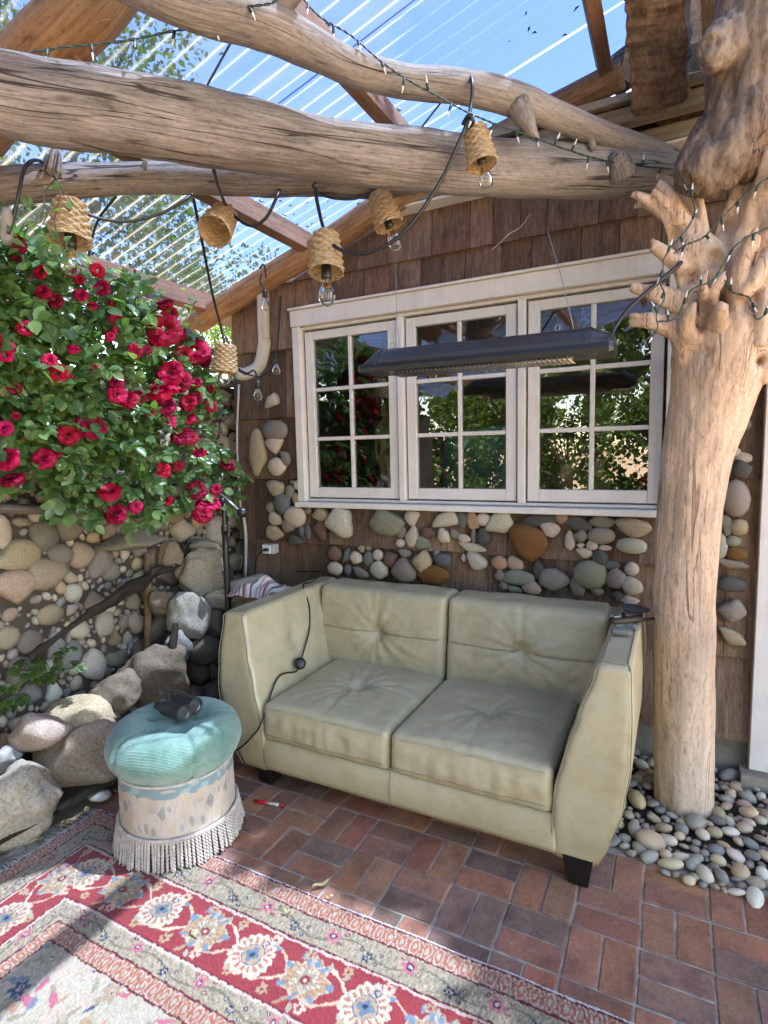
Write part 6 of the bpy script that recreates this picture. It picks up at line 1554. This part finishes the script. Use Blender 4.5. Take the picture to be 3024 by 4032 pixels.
while nleaf < 1900:
    x, y = rl.uniform(-90, 545), rl.uniform(470, 1140)
    if x < 0:
        if not (500 < y < 1060): continue
    elif not inpoly(x, y): continue
    lower = max(0, (y - 900) / 220)
    if rl.random() < lower * .45: continue
    dep = rl.random() ** 1.3
    Xf = bushX(x, y); X = Xf + .05 - dep * (.36 - .18 * lower)
    P = px(x, y, X=X)
    if P.z > RZ(P.x) - .08: continue
    if P.y > 2.9: continue
    d = Vector((rl.uniform(-.2, 1.0), rl.uniform(-1, .6), rl.uniform(-.8, .5))).normalized(); nrm = Vector((rl.uniform(-.1, .9), rl.uniform(-.9, .3), rl.uniform(.1, 1.1))).normalized()
    if abs(d.dot(nrm)) > .95: continue
    L_ = rl.choice((rl.uniform(.04, .07), rl.uniform(.06, .10), rl.uniform(.09, .125)))
    if dep < .22 and len(front) < 280: front.append((P, d, nrm, L_)); nleaf += 1; continue
    compound(mass[nleaf % 3], P, d, nrm, L_, rl, rl.choice((5, 5, 7))); nleaf += 1
for P, d, nrm, L_ in front:
    s = d.cross(nrm).normalized(); n2 = s.cross(d); m3 = Matrix((d, -s, n2)).transposed()
    link('leaf', rl.choice(LEAFM), rb, loc=P, rot=m3.to_euler(), scale=(L_,) * 3)
for b_ in mass: tag(b_.build('foliage', M['rose_leaf'], rb, True), kind='stuff')
for k in range(34):
    x0, y0_ = rl.uniform(-40, 400), rl.uniform(560, 760); x1, y1_ = x0 + rl.uniform(-60, 150), y0_ + rl.uniform(120, 330)
    if not inpoly(max(1, x1), y1_): continue
    a, c = px(x0, y0_, X=LX + .12), px(x1, y1_, X=bushX(x1, y1_) - rl.uniform(0, .08)); b = a.lerp(c, .5) + Vector((.08, 0, .10))
    if a.z > RZ(a.x) - .1 or b.z > RZ(b.x) - .1: continue
    mb = MB(); mb.tube([a, b, c], [.004, .0032, .0018], 5, 14); mb.build('cane', M['stem'], rb, True)
# shoots above the mass
for (x, y, x2, y2) in ((300, 690, 322, 575), (440, 730, 395, 625), (310, 640, 350, 600), (400, 700, 420, 650)):
    mb = MB(); a, c = px(x, y, X=-2.45), px(x2, y2, X=-2.42); mb.tube([a, a.lerp(c, .5) + Vector((.02, 0, 0)), c], [.002, .0016, .001], 4, 8)
    for k in range(5):
        p_ = a.lerp(c, .3 + .17 * k); dd = Vector((rl.uniform(-1, 1), rl.uniform(-1, 1), .3)).normalized(); leaflet(mb, p_, dd, Vector((.5, -.5, .7)).normalized(), .04, .012)
    tag(mb.build('shoot', M['rose_leaf'], rb, True), kind='stuff')
# vine over the slim log
vn = empty('log_vine', px(120, 400, D=1.85), 'small leafy vine trailing from the slim log at far left', 'vine')
mb = MB()
for L in (((118, 375, 1.86), (130, 420, 1.84), (118, 480, 1.85), (140, 560, 1.9)), ((125, 380, 1.86), (95, 420, 1.85), (100, 470, 1.86), (60, 520, 1.9)), ((120, 330, 1.86), (118, 375, 1.85), (150, 430, 1.86), (185, 470, 1.9))):
    mb.tube([px(*p[:2], D=p[2]) for p in L], [.003, .0025, .002, .001], 5, 20)
mb.build('vine_stem', M['bark'], vn, True)
for k in range(46):
    x = rl.gauss(118, 40); y = rl.uniform(400, 580); P = px(x, y, D=1.86 + rl.uniform(-.06, .1)); d = Vector((rl.uniform(-1, 1), rl.uniform(-1, .2), rl.uniform(-1, .2))).normalized(); nrm = Vector((rl.uniform(-.3, .8), rl.uniform(-1, .1), rl.uniform(0, 1))).normalized()
    mb = MB(); leaflet(mb, Vector((0, 0, 0)), d, nrm, rl.uniform(.03, .05), rl.uniform(.012, .018)); me = mesh('leaf', mb.v, mb.f, M['rose_leaf'], True); link('leaf', me, vn, loc=P)

# ---- leafy plant in the pond corner
def maple_plant(c, n, lab, R0, seed):
    r_ = random.Random(seed); e = empty('pond_plant', c, lab, 'plant', 'plants by the pond')
    for k in range(n):
        a = r_.uniform(0, 6.28); rr4 = r_.uniform(.02, R0); tip = c + Vector((rr4 * math.cos(a) * .8, rr4 * math.sin(a), r_.uniform(.03, .16)))
        mb = MB(); mb.tube([c, c.lerp(tip, .5) + Vector((0, 0, .03)), tip], .0015, 4, 6)
        d0 = Vector((math.cos(a), math.sin(a), r_.uniform(-.4, .1))).normalized(); nn = Vector((.3, -.4, 1)).normalized()
        for j in (-2, -1, 0, 1, 2):
            dd = Matrix.Rotation(j * .62, 3, nn) @ d0; leaflet(mb, tip, dd, nn, .05 * (1 - .18 * abs(j)), .013)
        mb.build('leaf', M['tree_leaf'], e, True)
maple_plant(px(115, 1480, X=-2.62), 22, 'green lobed plant in the dark pond corner', .16, 3)
maple_plant(px(30, 1540, X=-2.66), 14, 'low green plant at the left edge above the slab stone', .12, 5)

# ================================================================== trees beyond
def tree(name, base, h, R0, lab, n=7000, seed=0, trunk=.16, crown_c=None, crown_r=None, leaf=.11, group='trees beyond the patio', boxes=None):
    r_ = random.Random(seed); nr = np.random.RandomState(seed); e = empty(name, base, lab, 'tree', group); base = Vector(base)
    cc = Vector(crown_c) if crown_c else base + Vector((0, 0, h * .62)); cr = Vector(crown_r) if crown_r else Vector((R0, R0, h * .40))
    mb = MB(); top = cc + Vector((0, 0, cr.z * .3)); mb.tube([base, base.lerp(cc, .5) + Vector((.1, .1, 0)), cc, top], [trunk, trunk * .7, trunk * .45, .03], 10, 24, .15); limbs = []
    clumps = []
    for k in range(46):
        u = nr.randn(3); u /= np.linalg.norm(u); q = nr.uniform(.35, 1.0) ** .6; p = cc + Vector((u[0] * cr.x * q, u[1] * cr.y * q, u[2] * cr.z * q)); clumps.append((p, r_.uniform(.16, .34) * (cr.x + cr.y + cr.z) / 3))
        if k % 3 == 0: mb.tube([base.lerp(cc, .6), base.lerp(cc, .6).lerp(p, .5) + Vector((0, 0, .15)), p], [trunk * .3, trunk * .18, .012], 5, 8)
    mb.build('trunk', M['bark'], e, True)
    ci = nr.randint(0, len(clumps), n); P = np.array([tuple(clumps[i][0]) for i in ci]); S = np.array([clumps[i][1] for i in ci])[:, None]
    g = nr.randn(n, 3); g /= np.linalg.norm(g, axis=1)[:, None]; P = P + g * S * nr.uniform(.3, 1, (n, 1)) ** .5
    if boxes:
        Q = []
        for (bx_, by_, bz_, fr_) in boxes:
            k_ = int(n * fr_); Q.append(np.stack([nr.uniform(*bx_, k_), nr.uniform(*by_, k_), nr.uniform(*bz_, k_)], 1))
        P = np.concatenate(Q); P = np.concatenate([P, P[:max(0, n - len(P))]])[:n]; P[:, 1] += .06 * np.sin(P[:, 0] * 7) + .05 * np.sin(P[:, 0] * 17); P[:, 0] += .10 * np.sin(P[:, 1] * 6)
    d = nr.randn(n, 3); d /= np.linalg.norm(d, axis=1)[:, None]; t = np.cross(d, nr.randn(n, 3)); t /= np.linalg.norm(t, axis=1)[:, None]
    L_ = leaf * nr.uniform(.6, 1.2, (n, 1)); v = np.stack([P, P + d * L_ * .5 + t * L_ * .3, P + d * L_, P + d * L_ * .5 - t * L_ * .3], 1).reshape(-1, 3)
    f = np.arange(4 * n).reshape(-1, 4)
    me = bpy.data.meshes.new('crown'); me.from_pydata(v.tolist(), [], f.tolist()); me.materials.append(M['tree_leaf']); o = link('crown', me, e); o['kind'] = 'stuff'
    return e
tree('leafy_tree', (-6.2, 3.4, 0), 6.5, 2.2, 'leafy green tree seen through the clear roof behind the roses', 30000, 1, leaf=.075)
tree('leafy_tree', (-8.5, 1.2, 0), 8.5, 2.6, 'tall green tree behind the clear roof at far left', 30000, 2, leaf=.08)
tree('leafy_tree', (-5.6, 6.8, 0), 4.6, 1.8, 'smaller green tree beyond the corner of the cottage', 18000, 3, leaf=.07)
tree('leafy_tree', (-5.2, .2, 0), 5.2, 1.5, 'leafy green tree above the left end of the stone wall', 20000, 8, leaf=.07)
tree('shade_tree', (4.6, 6.9, 0), 8.0, 2.4, 'unseen tall tree behind the cottage, crown shaped to shade the sofa', 42000, 4, .22, crown_c=(3.0, 3.8, 6.1), crown_r=(2.6, 1.05, .5), leaf=.16, boxes=[((.40, 5.2), (2.84, 4.9), (5.7, 6.5), .74), ((2.3, 5.2), (1.3, 2.95), (5.7, 6.5), .26)])  # unseen tree; its leaves fill boxes placed to shade sofa and bricks
tree('garden_tree', (2.5, -6.5, 0), 5.5, 2.2, 'garden tree behind the viewer mirrored in the right window', 6000, 5)
tree('garden_tree', (-3.5, -7.0, 0), 6.0, 2.4, 'garden tree behind the viewer mirrored in the middle window', 6000, 6)
tree('garden_tree', (7.0, -4.0, 0), 6.0, 2.4, 'garden tree to the right of the viewer', 6000, 7)

for k, (x_, y_, l_) in enumerate(((-3.6, -8.0, 'tall leafy tree far behind the viewer on the left'), (.2, -8.4, 'tall leafy tree straight behind the viewer'), (3.9, -7.8, 'tall leafy tree far behind the viewer on the right'))):
    tree('garden_tree', (x_, y_, 0), 7.0, 2.3, l_, 16000, 60 + k, .14, crown_c=(x_, y_, 3.6), crown_r=(2.3, 1.1, 3.4), leaf=.17, group='trees behind the viewer')
for k, (x_, y_, l_) in enumerate(((-4.2, -4.6, 'leafy shrub behind the viewer mirrored in the left window'), (-1.9, -5.2, 'leafy shrub behind the viewer mirrored between the windows'), (.4, -5.0, 'leafy shrub straight behind the viewer'), (2.8, -4.6, 'leafy shrub behind the viewer on the right'))):
    tree('garden_shrub', (x_, y_, 0), 3.4, 1.5, l_, 7000, 40 + k, .06, crown_c=(x_, y_, 1.5), crown_r=(1.4, .9, 1.6), leaf=.13, group='shrubs behind the viewer')
# ================================================================== things on the window sill inside
def inside(name, x, y, Y, verts_f, m, lab, cat, scale=1.0, rot=(0, 0, 0)):
    P = px(x, y, Y=Y); o = mobj(name, *verts_f, m, None, True, loc=P, rot=rot); o.scale = (scale,) * 3; return tag(o, lab, cat)
mobj('inner_sill', *box_vf((2.1, .22, .025), .004), M['white_paint'], cot, loc=(-1.05, WY + .235, 1.315))
IS = WY + .24; iz = 1.328
def on_sill(x): P = px(x, 1060, Y=IS); return Vector((P.x, IS, iz))
WAX = simple('candle_wax', (.62, .56, .46), .5, var=.06)
o = mobj('pillar_candle', *lathe_vf([(.001, 0), (.034, 0), (.034, .145), (.028, .148), (.012, .142), (.001, .143)], 20), WAX, None, True, loc=on_sill(1224)); tag(o, 'cream pillar candle behind the right window', 'candle')
o = mobj('cardboard_box', *box_vf((.15, .09, .075), .004), simple('kraft', (.38, .28, .18), .8, var=.15), None, loc=on_sill(1285) + Vector((0, .02, .038))); tag(o, 'small tan box behind the right window', 'box')
mb = MB(); h0 = on_sill(1292) + Vector((0, .02, .076)); mb.tube([h0, h0 + Vector((0, 0, .05))], [.022, .026], 10, 4)
for k, (dx, l) in enumerate(((-.018, .05), (-.006, .062), (.006, .058), (.017, .048))): mb.tube([h0 + Vector((dx, 0, .045)), h0 + Vector((dx * 1.3, 0, .05 + l))], [.0075, .006], 7, 4)
mb.tube([h0 + Vector((-.02, 0, .02)), h0 + Vector((-.042, 0, .045)), h0 + Vector((-.045, 0, .065))], [.009, .008, .006], 7, 6)
o = mb.build('hand_ornament', simple('plaster', (.55, .52, .48), .7, var=.08), None, True); tag(o, 'pale upright hand ornament on the tan box behind the right window', 'ornament')
o = mobj('red_cup', *lathe_vf([(.001, 0), (.04, 0), (.048, .09), (.046, .09), (.038, .004)], 20), simple('red_cup_m', (.30, .02, .03), .4, var=.1), None, True, loc=on_sill(1388)); tag(o, 'dark red cup behind the right window beside the post', 'cup')
FIG = simple('carved_figure', (.36, .28, .19), .7, var=.3, bump=.5, bscale=60)
b0 = on_sill(835); mb = MB()
for s in (-1, 1):
    mb.tube([b0 + Vector((.022 * s, 0, 0)), b0 + Vector((.024 * s, 0, .10)), b0 + Vector((.028 * s, 0, .22))], [.013, .017, .026], 10, 12)
    mb.tube([b0 + Vector((.045 * s, 0, .40)), b0 + Vector((.062 * s, 0, .32)), b0 + Vector((.058 * s, -.01, .23)), b0 + Vector((.056 * s, -.015, .18))], [.016, .013, .010, .008], 8, 12)
mb.tube([b0 + Vector((0, 0, .20)), b0 + Vector((0, 0, .27)), b0 + Vector((0, 0, .34)), b0 + Vector((0, 0, .41)), b0 + Vector((0, 0, .45)), b0 + Vector((0, 0, .49)), b0 + Vector((0, 0, .53)), b0 + Vector((0, 0, .545))], [.044, .036, .045, .05, .016, .028, .024, .006], 14, 30)
o = mb.build('carved_figure', FIG, None, True); tag(o, 'slim carved wooden figure standing behind the left window', 'statue')
P = px(1020, 1000, Y=4.2)
o = mobj('blue_cloth', [(P.x - .25, 4.2, 1.15), (P.x + .25, 4.21, 1.15), (P.x + .27, 4.19, 1.75), (P.x - .22, 4.2, 1.70), (P.x - .25, 4.23, 1.15), (P.x + .25, 4.24, 1.15), (P.x + .27, 4.22, 1.75), (P.x - .22, 4.23, 1.70)], [(0, 1, 2, 3), (7, 6, 5, 4), (3, 2, 6, 7), (1, 5, 6, 2), (0, 3, 7, 4)], simple('sky_blue', (.10, .48, .80), .6, var=.1)); tag(o, 'bright blue panel inside the cottage behind the middle window', 'panel')
